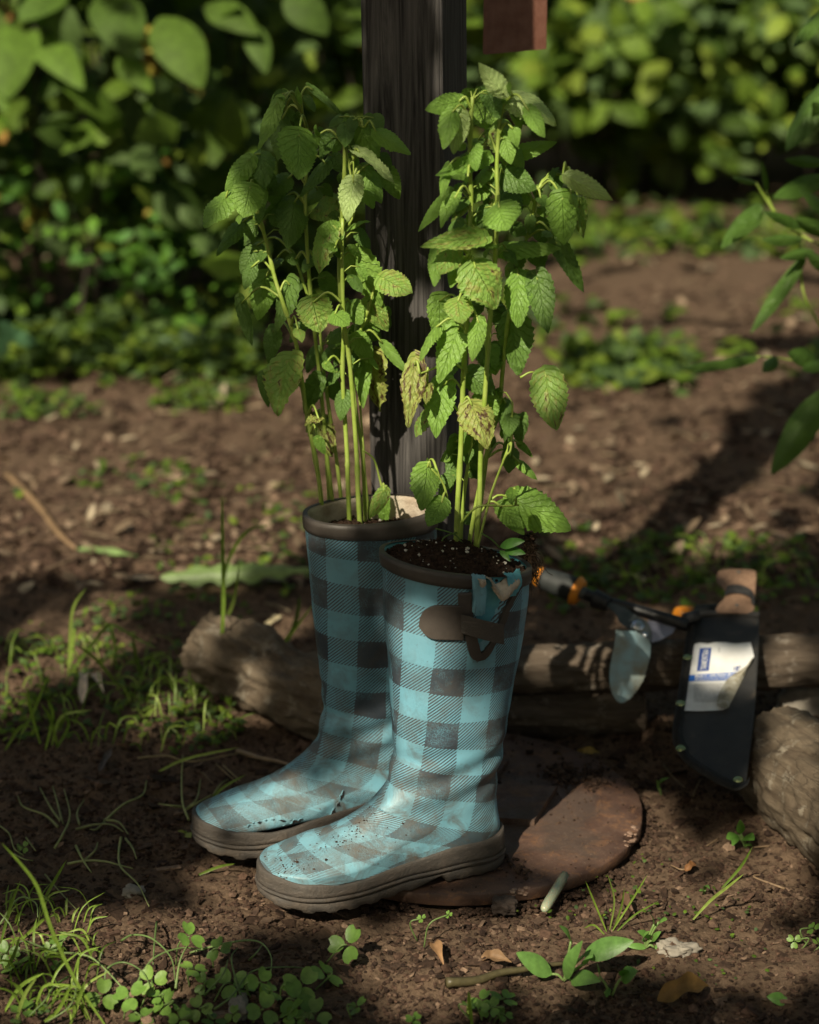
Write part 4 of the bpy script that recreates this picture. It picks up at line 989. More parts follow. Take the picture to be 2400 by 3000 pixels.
# ------------------------------------------------------------------ weeds, clover, grass
GR = [(.15, .23, .035), (.19, .29, .05), (.11, .18, .03), (.23, .31, .07)]
def blade(mb, pts, wd, col, twist=0.):
    C = catmull(pts, 4) if len(pts) > 2 else pts; n = len(C); ra = []; rb = []; rc = []
    for k, p in enumerate(C):
        t = (C[min(k+1, n-1)]-C[max(k-1, 0)]).normalized(); s = t.cross(Vector((0, -1, .3))); s = s.normalized() if s.length > .01 else Vector((1, 0, 0))
        s = Matrix.Rotation(twist*k/n, 3, t) @ s; h = wd*.5*(math.sin(math.pi*min(1, (k/(n-1))*.93+.07))**.55+.06); nn = t.cross(s)*wd*.18
        ra.append(p-s*h); rb.append(p+nn); rc.append(p+s*h)
    mb.grid([ra, rb, rc], col=col)
def grass(pxs, label, wd=5., Y=None, group=None, name='grass_tuft', base=None, cols=GR):
    """pxs: list of pixel polylines, first point on the ground"""
    root = None
    for pl in pxs:
        b = gnd(*pl[0], 0.); b.z = g(b.x, b.y)-.002; Y0 = b.y
        P = [b]+[at(x, y, Y0-.01*k) for k, (x, y) in enumerate(pl[1:3+len(pl)])]
        if not root: root = thing(name, label, 'grass', b, group=group)
        mb = MB(); blade(mb, P, wd/F*2.2, pick(cols), rnd(-.6, .6)); wpart('blade', mb, M['weed'], root)
    return root
grass([[(650, 2050), (650, 1890), (655, 1750), (652, 1560), (651, 1450)], [(655, 2000), (652, 1850), (685, 1760), (702, 1650)], [(655, 1900), (655, 1700), (690, 1600), (735, 1550), (790, 1538)], [(600, 2040), (640, 1960), (655, 1925)]], 'tall thin grass with two broad blades left of the rear boot', 13)
grass([[(745, 2040), (755, 1990), (800, 1930), (850, 1860), (915, 1775)], [(800, 1930), (850, 1860), (872, 1800), (878, 1745)], [(750, 2020), (800, 1985), (860, 1985), (925, 1975)], [(760, 2040), (735, 2010), (710, 2010)]], 'leafy grass shoot leaning towards the rear boot shaft', 16)
grass([[(200, 1980), (205, 1880), (215, 1780), (255, 1720)], [(200, 1980), (260, 1900), (300, 1850), (330, 1830), (400, 1870), (460, 1900)], [(205, 1940), (218, 1850), (215, 1850)]], 'bright bent grass at the left edge behind the bare soil', 11)
grass([[(420, 2000), (400, 1930), (388, 1860)], [(350, 2010), (280, 1930), (225, 1890)], [(340, 1950), (335, 1880), (320, 1830)]], 'short curved grass blades left of the grey log', 12)
grass([[(120, 2180), (90, 2080), (80, 2010)], [(130, 2190), (155, 2100), (140, 2050)], [(160, 2195), (200, 2130), (190, 2090)], [(60, 2160), (100, 2080), (145, 1970)], [(10, 2200), (60, 2130), (100, 2130)], [(150, 2180), (180, 2100), (270, 2080)], [(170, 2190), (150, 2110), (120, 2060)]], 'grass tuft with leaning blades at the left edge', 10)
grass([[(320, 3000), (220, 2870), (150, 2720), (110, 2600), (60, 2530), (5, 2470)], [(120, 2640), (160, 2580), (195, 2520)], [(0, 2880), (40, 2800), (60, 2740)], [(0, 2760), (30, 2660), (60, 2580)], [(50, 2760), (120, 2700), (130, 2690)]], 'long arching grass stalk in the lower left corner', 9)
grass([[(40, 3010), (70, 2920), (110, 2860)], [(10, 2960), (60, 2890), (130, 2850)], [(200, 3000), (230, 2930), (250, 2870)], [(90, 2960), (60, 2900), (20, 2870)], [(120, 3010), (170, 2960), (215, 2870)]], 'pale grass blades in the bottom left corner among clover', 9)
grass([[(1780, 2720), (1740, 2640), (1715, 2580)], [(1785, 2720), (1800, 2640), (1780, 2560)], [(1790, 2720), (1850, 2640), (1897, 2562)], [(1800, 2722), (1860, 2680), (1930, 2640)], [(1775, 2725), (1740, 2710), (1710, 2720)], [(1795, 2715), (1820, 2660), (1830, 2600)]], 'sparse thin grass tuft on bare soil beyond the pale seedling', 5)
grass([[(2020, 2710), (2080, 2640), (2130, 2600), (2180, 2560)], [(2110, 2610), (2170, 2540), (2205, 2480)], [(2180, 2560), (2230, 2600), (2262, 2620)], [(2040, 2700), (2030, 2740), (2045, 2780)]], 'single long grass stem lying slanted at the lower right', 8)
grass([[(1368, 2960), (1375, 2930), (1372, 2905)], [(1385, 3010), (1378, 2960), (1372, 2910)]], 'short upright grass blade at the bottom edge by tiny clovers', 9)
grass([[(560, 2560), (640, 2540), (690, 2530)], [(600, 2345), (650, 2310), (720, 2270)], [(430, 2260), (540, 2225), (700, 2190)]], 'stray green blades lying across the dark soil by the toe', 8)
# pale curly uprooted weeds left of the boots
def roots(pxs, label, r=.0014, name='uprooted_weed', cols=((.30, .32, .14),), lift=.008, cat='weed'):
    root = None
    for pl in pxs:
        P = []
        for k, (x, y) in enumerate(pl):
            p = gnd(x, y, 0.); z = max(g(p.x, p.y), 0)+lift*math.sin(math.pi*(k+.3)/len(pl))+.002; p = gnd(x, y, z); P.append(p)
        if not root: root = thing(name, label, cat, P[0])
        mb = MB(); C = catmull(P, 5); n = len(C); mb.tube(C, [r*(1.1-.7*k/n) for k in range(n)], 6, col=pick(list(cols))); wpart('shoot', mb, M['weed'], root)
    return root
X6 = (0, 2200, 1.4375)
def q6(*l): return [cv(x, *X6) for x in l]
roots(q6([(245, 320), (190, 270), (100, 235), (75, 190)], [(265, 310), (215, 240), (168, 155)], [(262, 300), (240, 210), (222, 148)], [(230, 410), (265, 350), (295, 270), (270, 160)], [(335, 310), (325, 260), (355, 205)]), 'pale forked weed roots sticking up from dark soil at the left')
roots(q6([(440, 295), (520, 225), (600, 185), (618, 125)], [(320, 330), (400, 310), (470, 310), (520, 340)], [(440, 290), (500, 300), (540, 350)], [(530, 370), (560, 410), (575, 455)]), 'pale branched weed stem lying left of the rear boot')
roots(q6([(510, 365), (500, 430), (510, 490), (580, 560), (628, 655)], [(285, 475), (360, 462), (440, 465), (500, 480), (560, 495)], [(320, 400), (350, 460), (385, 512)], [(355, 462), (400, 420), (412, 385)], [(440, 300), (405, 330), (380, 330)]), 'long pale crossed weed stems in the sun left of the toes')
roots(q6([(795, 290), (770, 220), (765, 130), (770, 20)], [(770, 235), (720, 230), (668, 222)], [(785, 245), (820, 225), (890, 185)], [(790, 240), (830, 200), (845, 120)], [(900, 185), (930, 140), (960, 120)]), 'upright pale weed stems just behind the rear boot toe')
roots(q6([(190, 520), (250, 590), (320, 665)], [(0, 315), (40, 350), (60, 410), (100, 440)], [(60, 435), (100, 455), (140, 462)], [(110, 365), (150, 420)]), 'thin dry stems at the left edge above the clover', .0009)
roots(q6([(580, 30), (700, 20), (800, 45), (950, 20), (1060, 0)], [(910, 55), (1000, 135)], [(940, 60), (1010, 125)], [(850, 90), (900, 140)]), 'dry straws lying on the soil behind the rear boot foot', .0011, 'dry_straw', ((.20, .14, .08), (.26, .20, .11)), .004, 'straw')
roots(q6([(1000, 0), (1100, 30), (1180, 45), (1270, 75)]), 'flat broken stick lying behind the rear boot instep', .003, 'stick', ((.24, .17, .11),), .003, 'stick')
X7 = (1200, 2200, 1.4375)
def q7(*l): return [cv(x, *X7) for x in l]
roots(q7([(155, 975), (280, 968), (380, 935), (480, 920), (560, 905), (650, 895)]), 'knobbly mossy twig lying behind the pale seedling', .0045, 'twig', ((.12, .10, .05),), .004, 'twig')
roots(q7([(1070, 60), (1110, 110), (1160, 155)], [(1195, 190), (1210, 150), (1225, 120)]), 'thin dry twigs in the shade under the machete', .0012, 'twig', ((.16, .11, .07),), .006, 'twig')
roots([[(20, 1390), (110, 1480), (170, 1560), (222, 1608)]], 'long blurred dry stick on the ground at the far left', .006, 'stick', ((.26, .17, .10),), .004, 'stick')
roots(q7([(1580, 580), (1450, 530), (1500, 520)], [(1200, 480), (1150, 500), (1100, 480)], [(1520, 400), (1450, 405)], [(1300, 370), (1250, 400)]), 'scattered dry straws on the soil at the lower right', .0012, 'dry_straw', ((.24, .16, .10),), .002, 'straw')

def heart_leaflet(mb, c, d, up, r, col):
    s = d.cross(up).normalized(); n = 12; rim = []
    for k in range(n+1):
        a = math.pi*2*k/n; rad = r*(1-.22*max(0, math.cos(a))**6*1.6)*(1 if True else 1)
        x = math.sin(a)*.92; y = math.cos(a)
        rr = r*(.62+.0*y); p = c+d*(r*.78+y*rr*(1-.42*math.exp(-(x/.25)**2)*(1 if y > 0 else 0)))+s*x*rr*(1.05+.15*y)+up*(-abs(x)*r*-.12+.08*r*y); rim.append(p)
    vs = [c+d*r*.75-up*r*.06]+rim[:-1]; mb.add([c]+vs, [(1, 2+k, 2+(k+1) % n) for k in range(n)], col)
def clover(pxs, label, name='clover_plant', group=None, size=30., anchor=None, cols=((.13, .24, .045), (.17, .29, .06), (.10, .19, .035))):
    """pxs: (x, y of leaf centre, size px, ground x, ground y)"""
    root = None
    for (x, y, s, gx, gy) in pxs:
        b = gnd(gx, gy); b.z = g(b.x, b.y); c = at(x, y, b.y+rnd(-.01, .01)); 
        if c.z < b.z+.006: c.z = b.z+.008
        if not root: root = thing(name, label, 'clover', b, group=group)
        r = s/F*2.0*.48; tilt = Vector((rnd(-.9, .9), -.5+rnd(-.7, .7), 1)).normalized(); a0 = rnd(0, 6.28); mb = MB(); col = pick(list(cols))
        e = tilt.orthogonal().normalized(); f = tilt.cross(e)
        for k in range(3):
            a = a0+k*2.094; heart_leaflet(mb, c, (e*math.cos(a)+f*math.sin(a)-tilt*rnd(-.1, .25)).normalized(), tilt, r, col)
        wpart('leaf', mb, M['weed'], root)
        mb = MB(); mid = (b+c)/2+Vector((rnd(-.012, .012), -.004, .010)); mb.tube(catmull([b, mid, c], 5), .0008, 5, col=(.16, .24, .08)); wpart('stalk', mb, M['weed'], root)
    return root
def c6(l): return [(X6[0]+x/X6[2], X6[1]+y/X6[2], s/X6[2], X6[0]+gx/X6[2], X6[1]+gy/X6[2]) for x, y, s, gx, gy in l]
def c7(l): return [(X7[0]+x/X7[2], X7[1]+y/X7[2], s/X7[2], X7[0]+gx/X7[2], X7[1]+gy/X7[2]) for x, y, s, gx, gy in l]
clover(c6([(1460, 815, 135, 1370, 900), (1375, 935, 125, 1330, 1010), (1270, 985, 130, 1180, 1060), (1250, 1050, 130, 1180, 1090), (1100, 975, 110, 1060, 1060), (1110, 1090, 120, 1060, 1140), (1230, 1090, 100, 1200, 1140), (1500, 1115, 80, 1480, 1140), (1330, 1130, 110, 1300, 1150), (1140, 1010, 90, 1120, 1060), (1030, 1000, 80, 1010, 1060), (1250, 1140, 90, 1240, 1155)]), 'clover with broad bright leaflets at bottom centre, one leaf held high')
clover(c6([(975, 975, 115, 900, 1080), (800, 780, 110, 740, 900), (815, 915, 100, 800, 1010), (920, 830, 100, 900, 930), (690, 1070, 110, 680, 1110), (840, 1085, 90, 820, 1130), (640, 965, 110, 590, 1060), (545, 1030, 120, 520, 1110), (770, 1100, 80, 760, 1130), (600, 1120, 90, 600, 1150), (900, 1130, 90, 880, 1150), (980, 1110, 70, 960, 1140), (760, 1130, 80, 750, 1160), (670, 1030, 70, 660, 1080), (860, 980, 80, 840, 1050)]), 'dense tangle of clover stalks and leaves at the bottom left of centre', cols=((.14, .26, .05), (.18, .30, .06), (.11, .20, .04)))
clover(c6([(245, 800, 80, 215, 860), (210, 835, 60, 215, 880), (430, 1030, 110, 420, 1090), (100, 1090, 90, 90, 1130), (235, 905, 40, 235, 930), (100, 415, 50, 90, 450), (60, 900, 110, 40, 960), (30, 850, 90, 20, 930)]), 'scattered small clovers near the lower left edge')
clover(c7([(50, 705, 36, 35, 780), (165, 688, 30, 60, 830)]), 'two tiny clover leaves on thin bent stalks below the front boot')
clover(c7([(300, 1050, 90, 310, 1110), (400, 1040, 100, 380, 1110), (345, 1080, 70, 350, 1120), (400, 1110, 60, 400, 1140), (250, 1070, 50, 260, 1110), (20, 1130, 60, 10, 1150), (315, 1080, 70, 330, 1120)]), 'small round leaved clover bunch at the bottom edge right of centre')
clover(c7([(1620, 800, 55, 1650, 840), (1700, 745, 55, 1680, 830), (1720, 850, 50, 1700, 870)]), 'small clover at the right edge on bare soil')
# runners of the tangle
def runners(l, label, name='clover_runner'):
    roots(q6(*l), label, .0011, name, ((.17, .26, .09), (.22, .30, .12)), .022, 'clover')
runners([[(260, 850), (330, 855), (400, 880), (500, 980), (560, 1060)], [(510, 800), (560, 775), (640, 790), (720, 870), (740, 980)], [(440, 1000), (450, 920), (520, 890), (600, 930), (640, 1010)], [(560, 1010), (640, 880), (760, 830), (860, 840)], [(740, 1000), (760, 880), (800, 800)], [(800, 850), (950, 810), (1080, 800), (1140, 860), (1140, 950)], [(860, 1030), (940, 940), (960, 880)], [(900, 1090), (980, 1030), (1060, 930), (1200, 910), (1330, 920)], [(660, 720), (650, 820), (645, 900)], [(1050, 880), (1080, 850), (1110, 810)], [(1020, 1050), (990, 950), (975, 870), (1000, 830)]], 'green clover runners arching over the soil at the bottom left')
runners([[(290, 950), (230, 990), (190, 1050), (120, 1120)], [(300, 960), (320, 1010), (290, 1080), (200, 1140)], [(0, 730), (80, 620), (150, 640), (160, 700)], [(230, 850), (100, 800), (60, 840)]], 'yellowish runners curling in the lower left corner')
# leafy seedlings
def simple_leaf(mb, base, tip, wd, col, fold=.2, curl=.15, n=10, lobes=0, upv=None):
    d = tip-base; L = d.length; y = d/L; nn = (CAM-base).normalized()+Vector((0, 0, .7)) if upv is None else upv
    nn = (nn-y*nn.dot(y)).normalized(); x = y.cross(nn); rows = []
    for i in range(n+1):
        t = i/n; h = wd*.5*math.sin(math.pi*min(1, t**.8*.97+.02))**.8*(1+(.28*math.sin(t*lobes*6.28) if lobes else 0)); cc = base+d*t+nn*curl*L*math.sin(math.pi*t)
        rows.append([cc+x*h*s+nn*(-fold*h*abs(s) if fold > 0 else fold*h*(1-abs(s))) for s in (-1, -.5, 0, .5, 1)])
    mb.grid(rows, col=col)
def seedling(base, leaves, label, cols=((.13, .27, .06),), cat='seedling', name='seedling', mat=None, stalk=.0012, dy=0.):
    b = gnd(*base); b.z = g(b.x, b.y); root = thing(name, label, cat, b)
    for (x0, y0, x1, y1, wd) in leaves:
        q = at(x0, y0, b.y+dy); q.z = max(q.z, b.z+.001); e = at(x1, y1, b.y+dy-.012+rnd(-.012, .012)); e.z = max(e.z, b.z+.003)
        mb = MB(); simple_leaf(mb, q, e, wd/F*2.1, pick(list(cols)), .2, rnd(.05, .2)); wpart('leaf', mb, mat or M['weed'], root)
        mb = MB(); mb.tube(catmull([b, (b+q)/2+Vector((0, 0, .003)), q], 3), stalk, 5, col=(.20, .30, .10)); wpart('stalk', mb, M['weed'], root)
    return root
def s7(l): return [tuple([X7[0]+a/X7[2], X7[1]+b/X7[2], X7[0]+c/X7[2], X7[1]+d/X7[2], w_/X7[2]]) for a, b, c, d, w_ in l]
def b7(x, y): return (X7[0]+x/X7[2], X7[1]+y/X7[2])
seedling(b7(650, 975), s7([(735, 860, 943, 800, 95), (600, 940, 450, 850, 85), (655, 960, 728, 800, 60), (680, 800, 630, 735, 35), (680, 970, 805, 970, 75), (750, 890, 770, 870, 55)]), 'pale green rosette seedling with spoon shaped leaves at the bottom right of centre', ((.15, .30, .075), (.12, .25, .06)))
seedling(b7(850, 1030), s7([(890, 960, 960, 925, 70), (900, 950, 905, 920, 40), (800, 950, 790, 900, 50), (820, 1020, 850, 1010, 40)]), 'small round leaved seedling just right of the pale rosette', ((.10, .24, .05),))
seedling(b7(995, 835), s7([(1015, 780, 960, 760, 35), (1030, 730, 1015, 685, 28), (1050, 720, 1085, 710, 32), (1000, 830, 910, 865, 30), (1020, 800, 1060, 760, 30), (1030, 835, 1100, 845, 35), (985, 800, 1010, 760, 25)]), 'feathery small seedling beside the pale grey stone')
seedling(b7(1415, 400), s7([(1395, 350, 1392, 290, 40), (1385, 355, 1335, 370, 55), (1410, 365, 1452, 375, 60), (1380, 365, 1360, 400, 40), (1440, 395, 1410, 400, 20)]), 'bright four leaved seedling in front of the thick log', ((.12, .28, .05),))
seedling(b7(1545, 1060), s7([(1590, 1055, 1505, 1035, 55), (1545, 1060, 1590, 1040, 40)]), 'single lobed green leaf lying flat at the lower right', ((.11, .24, .05),))
seedling(b7(1240, 600), s7([(1240, 595, 1220, 590, 20), (1245, 590, 1265, 580, 20)]), 'tiny two leaved sprout in the middle of the bare soil on the right')
seedling(b7(1060, 165), s7([(1050, 150, 1095, 112, 22), (1045, 160, 1040, 120, 14)]), 'slender sprout in the shade between plate and machete')
seedling((770, 2475), [(790, 2470, 792, 2410+60, 10)], 'x') if False else None
seedling((545, 2440), [(545, 2440, 560, 2475, 28), (545, 2440, 520, 2435, 10)], 'yellow green leaf scrap at the toe of the rear boot', ((.25, .28, .06),))
# dead leaves
def dead(px, label, cols=((.22, .12, .05),), curl=.35):
    o = None
    for (x0, y0, x1, y1, wd) in px:
        q = gnd(x0, y0, .006); e = gnd(x1, y1, .008); mb = MB(); simple_leaf(mb, q, e, wd/F*2.1, pick(list(cols)), -.8, curl, 12, lobes=2)
        o = wthing('dead_leaf', mb, M['dry'], label, 'leaf')
    return o
dead(s7([(1045, 1050, 1260, 990, 85)]), 'curled orange brown dead leaf lying at the bottom right', ((.22, .125, .04),))
dead(s7([(300, 870, 430, 890, 50)]), 'flat tan dead leaf left of the mossy twig', ((.22, .13, .07),))
dead(s7([(95, 820, 145, 905, 45)]), 'upright tan dead leaf near the bottom under the front boot', ((.25, .14, .07),))
dead(s7([(690, 20, 805, 10, 40)]), 'yellowish dead leaf at the back of the round plate', ((.22, .15, .04),))
dead(s7([(600, 25, 660, 40, 30)]), 'small brown dead leaf beside the yellowish one on the plate', ((.16, .10, .04),))
dead(s7([(870, 620, 950, 690, 45)]), 'dark brown dead leaf behind the thin grass tuft', ((.14, .08, .05),))
dead(s7([(1160, 505, 1205, 475, 32)]), 'small rusty dead leaf in the middle of the soil at the right', ((.26, .12, .05),))
dead([(860, 2120, 960, 2150, 50), ], 'curled brown bark strip on the grey log end near the boot', ((.25, .12, .06),))
dead([(240, 2060, 250, 1990, 36)], 'white bleached leaf scrap standing in the grass at the left', ((.75, .62, .52),))
dead([(275, 1990, 305, 2030, 30)], 'white bleached leaf scrap beside its twin in the grass', ((.75, .62, .52),))
dead([(775, 1835, 828, 1802, 22)], 'pale yellow wood splinter lit by the sun behind the grey log', ((.72, .62, .40),), .1)
dead([(225, 1608, 405, 1630, 34)], 'green strip leaf lying on the path at the left', ((.13, .20, .07),), .05)
dead([(290, 2260, 330, 2190, 22)], 'grey weathered splinter on dark soil at the left', ((.16, .13, .12),), .05)
q = gnd(470, 1690, .02); e = gnd(925, 1668, .03); mb = MB(); simple_leaf(mb, q, e, .030, (.19, .28, .10), .5, .03, 60, lobes=5.5)
wthing('lobed_leaf', mb, M['weed'], 'long lobed green leaf lying flat behind the rear boot', 'leaf')
# little plant lying on the soil of the front boot, hanging roots
sd = thing('sprig', 'small uprooted green sprig lying on the potting soil of the front boot', 'sprig', at(1480, 1615, 1.95))
for x0, y0, x1, y1, wd in ((1465, 1600, 1538, 1585, 34), (1480, 1612, 1540, 1622, 30), (1465, 1612, 1495, 1645, 18), (1320, 1660, 1336, 1672, 30)):
    mb = MB(); simple_leaf(mb, at(x0, y0, 1.94), at(x1, y1, 1.93), wd/F*2.1, (.05, .14, .025), .2, .1); wpart('leaf', mb, M['weed'], sd)
for l in ([(1465, 1605), (1440, 1580), (1410, 1562)], [(1355, 1590), (1330, 1565), (1275, 1548)], [(1290, 1595), (1305, 1572), (1340, 1560)]):
    mb = MB(); mb.tube(catmull([at(x, y, 1.945) for x, y in l], 4), .0008, 5, col=(.10, .18, .04)); wpart('stalk', mb, M['weed'], sd)
mb = MB()
for k in range(110):
    x, y = rnd(1535, 1560), rnd(1570, 1640); P = [at(x, y, 2.0+rnd(-.01, .02))]; dx = rnd(-5, 9)
    for j in range(rnd(4, 10).__int__()): x += dx*.5+rnd(-9, 9); y += rnd(4, 20); P.append(at(x, y, P[-1].y+rnd(-.002, .002)))
    if len(P) > 2: mb.tube(P, .00035, 3, col=pick([(.10, .06, .035), (.16, .10, .06)]))
for k in range(160): p = at(random.gauss(1548, 12), rnd(1560, 1690), 2.0+rnd(-.01, .01)); lump(mb, p, rnd(.001, .003), pick(CH[:3]))
o = link('hanging_roots', mb.mesh('hanging_roots', M['chips'], False)); o['kind'] = 'stuff'

# ------------------------------------------------------------------ shrub branches entering at the right
sb = thing('berry_shrub', 'shrub with long pointed toothed leaves reaching in from the right edge', 'shrub', (.72, 2.75, 0))
lw = [leaf_mesh('long_leaf', m_leaf('shrub_leaf', (.050, .115, .018), (.075, .155, .025), trans=.3), curl=c, fold=f, wav=.02, seed=20+i, fat=.75, heart=.02, teeth=16, tdep=.05) for i, (c, f) in enumerate(((.4, .3), (.8, .4), (.2, .2)))]
RB = [(2215, 1045, 1995, 1083, 58), (2275, 1045, 2238, 1092, 60), (2390, 1052, 2308, 1038, 70), (2355, 755, 2198, 978, 62), (2420, 1150, 2262, 1390, 125), (2225, 600, 2112, 728, 70), (2235, 625, 2142, 700, 55), (2350, 700, 2232, 705, 52),
      (2420, 520, 2265, 580, 75), (2420, 245, 2302, 445, 115), (2420, 20, 2328, 140, 70), (2350, 665, 2238, 620, 45), (2420, 480, 2298, 468, 40), (2385, 735, 2285, 758, 45), (2245, 560, 2232, 472, 24), (2215, 535, 2145, 520, 26), (2430, 690, 2330, 640, 60),
      (2440, 620, 2340, 560, 70), (2420, 1060, 2350, 1085, 60), (2430, 790, 2360, 740, 60), (2440, 380, 2380, 300, 80)]
for k, (a, b, c, d, wd) in enumerate(RB): place_leaf(sb, at(a, b, 2.62), at(c, d, 2.58), wd/F*2.0, lw[k % 3], random.gauss(0, .35), .3)
for l, r in (([(2500, 1120), (2400, 1082), (2340, 1060), (2260, 1046), (2215, 1045)], 3), ([(2470, 1080), (2400, 950), (2355, 860), (2345, 760), (2340, 680)], 4), ([(2440, 740), (2350, 690), (2290, 650), (2230, 560), (2215, 535)], 4), ([(2290, 650), (2260, 600), (2245, 560)], 3), ([(2500, 700), (2440, 600), (2430, 400), (2420, 240), (2440, 20)], 5), ([(2500, 1300), (2450, 1200), (2420, 1150)], 5)):
    mb = MB(); mb.tube(catmull([at(x, y, 2.63) for x, y in l], 5), r/F*2.7, 6); wpart('stem', mb, M['stem'], sb)
mb = MB(); mb.tube(catmull([Vector((.74, 2.75, 0)), Vector((.72, 2.7, .3)), at(2500, 1100, 2.66), at(2490, 600, 2.66), at(2460, 0, 2.68)], 6), .004, 8); wpart('stem', mb, M['stem'], sb)

# ------------------------------------------------------------------ background shrubs
FC = [(.035, .068, .010), (.060, .110, .014), (.085, .145, .018), (.055, .095, .034), (.13, .185, .026), (.075, .125, .038)]
YC = [(.32, .26, .05), (.30, .17, .05)]
def leafq(mb, p, d, n, L, W, col):
    x = d.cross(n).normalized(); n = x.cross(d)
    vs = [p, p+d*L*.3+x*W*.48-n*W*.05, p+d*L*.3-x*W*.48-n*W*.05, p+d*L*.68+x*W*.40-n*(W*.05+L*.05), p+d*L*.68-x*W*.40-n*(W*.05+L*.05), p+d*L-n*L*.16, p+d*L*.3+n*W*.12, p+d*L*.68+n*(W*.1-L*.04)]
    mb.add(vs, [(0, 1, 6), (0, 6, 2), (1, 3, 7, 6), (6, 7, 4, 2), (3, 5, 7), (7, 5, 4)], col)
def rdir(down=.2):
    v = Vector((random.gauss(0, 1), random.gauss(0, 1)-.5, random.gauss(0, .6)-down)); return v.normalized()
def shrub(cx, cy, rx, ry, h, n, size, label, name='shrub', cat='shrub', z0=.02, parts=40, stems=10, asp=.6, cols=FC, group=None, yel=.02):
    root = thing(name, label, cat, (cx, cy, 0), group=group); mb = MB()
    lm = None
    cl = [(Vector((cx+rnd(-1, 1)*rx, cy+rnd(-1, 1)*ry, z0+(h-z0)*rnd(0, 1)**.8)), rnd(.6, 1.4)) for _ in range(max(6, n//28))]
    fr = []
    for i in range(n):
        c, k = random.choice(cl); s = .09*k*max(.6, h); p = c+Vector((random.gauss(0, s), random.gauss(0, s), random.gauss(0, s*.8)))
        if p.z < .01: p.z = rnd(.01, .06)
        L = size*rnd(.6, 1.3); col = pick(YC) if random.random() < yel else pick(cols); fr.append((p, rdir(), Vector((rnd(-.5, .5), -.7, rnd(.2, 1.2))), L, L*asp, col))
    fr.sort(key=lambda e: e[0].y)
    for e in fr[parts:]: leafq(mb, *e)
    o = wpart('foliage', mb, M['foliage'], root); o['kind'] = 'stuff'
    for e in fr[:parts]: mb = MB(); leafq(mb, *e); wpart('leaf', mb, M['foliage'], root)
    for k in range(stems):
        b = Vector((cx+rnd(-.6, .6)*rx, cy+rnd(-.6, .6)*ry, 0)); t = b+Vector((rnd(-.15, .15), rnd(-.1, .1), h*rnd(.6, .95)))
        mb = MB(); mb.tube(catmull([b, (b+t)/2+Vector((rnd(-.04, .04), 0, 0)), t], 4), [.006*max(.5, h)*(1-.06*q) for q in range(9)], 6); wpart('stem', mb, M['trunk'], root)
    return root
def gx(px, py): p = gnd(px, py); return p.x, p.y
# big-leaved shrub, top left, hand placed near leaves
bg_ = shrub(-.95, 4.35, .55, .3, .95, 700, .10, 'big leaved shrub at the top left with broad pointed leaves', parts=20, asp=.62, z0=.25)
for (a, b, c, d, wd) in ((470, 50, 592, 258, 175), (90, 90, 245, 262, 130), (15, 70, 22, 290, 190), (310, -30, 390, 175, 180), (605, 15, 760, 100, 110), (735, 70, 780, 215, 85), (345, 170, 445, 270, 90), (180, -60, 60, 60, 150), (-60, 150, 20, 330, 120), (620, 60, 700, 20, 100), (840, -20, 960, 100, 130)):
    mb = MB(); simple_leaf(mb, at(a, b, 4.0+rnd(-.05, .05)), at(c, d, 3.93), wd/F*3.5, pick([(.080, .145, .022), (.062, .115, .020)]), .15, .1, 12); wpart('leaf', mb, M['foliage'], bg_)
shrub(-.35, 4.75, .40, .3, .85, 850, .072, 'dense dark leafy shrub behind the left lemon balm', asp=.7)
shrub(-1.15, 4.25, .40, .22, .36, 850, .046, 'low mid green shrub at the far left edge', yel=.04)
shrub(-.70, 4.35, .42, .22, .40, 900, .036, 'low fine leaved bush left of the lemon balm at the path edge', cols=[(.06, .15, .02), (.09, .20, .025), (.07, .17, .04)])
shrub(-.42, 4.50, .22, .2, .38, 500, .040, 'small bush with yellowing leaves beside the path on the left', yel=.06)
pl = thing('pale_leaf_plant', 'pale leaved plant at the foot of the left bushes by the path', 'plant', gnd(590, 1060))
for (a, b, c, d, wd) in ((560, 1060, 500, 1030, 90), (560, 1060, 540, 960, 95), (570, 1060, 650, 1010, 85), (560, 1065, 530, 1090, 60), (580, 1050, 600, 980, 80), (560, 1060, 470, 990, 60)):
    mb = MB(); simple_leaf(mb, at(a, b, 4.05), at(c, d, 4.0), wd/F*4.1, (.20, .30, .18), .1, .1); wpart('leaf', mb, M['foliage'], pl)
lr = thing('pale_leaf_plant', 'bluish broad leaved plant low at the left edge of the path', 'plant', gnd(60, 1080))
for (a, b, c, d, wd) in ((60, 1080, 0, 940, 110), (70, 1080, 90, 960, 110), (60, 1080, -40, 1040, 110), (80, 1080, 140, 1010, 90)):
    mb = MB(); simple_leaf(mb, at(a, b, 4.0), at(c, d, 3.95), wd/F*4.1, (.07, .16, .08), .1, .1); wpart('leaf', mb, M['foliage'], lr)
for x, y, rx, h, s, lab in ((.32, 6.2, .45, .9, .075, 'leafy bush in the background right of the hanging board'), (.95, 6.3, .45, 1.0, .080, 'large sunny bush at the top right of the background'), (1.65, 6.3, .45, 1.0, .075, 'bush at the upper right corner behind the shrub leaves'), (-.2, 6.2, .4, .9, .07, 'dark bush directly behind the wooden post'),
                       (.62, 6.0, .35, .75, .06, 'middle bush with drooping leaves above the bare path'), (1.25, 6.0, .3, .62, .07, 'low bush with bluish leaves on the right beyond the path')):
    shrub(x, y, rx, .3, h, 900, s*1.45, lab, z0=.16, stems=8, cols=[(a*1.3, b*1.25, c*1.3) for a, b, c in FC], asp=.66, yel=.008)
shrub(-1.0, 5.4, .7, .35, 1.2, 1500, .09, 'tall leafy shrub far behind on the left', parts=20)
shrub(.6, 7.6, 1.2, .5, 1.7, 2200, .11, 'tall shrub mass far behind on the right', parts=20)
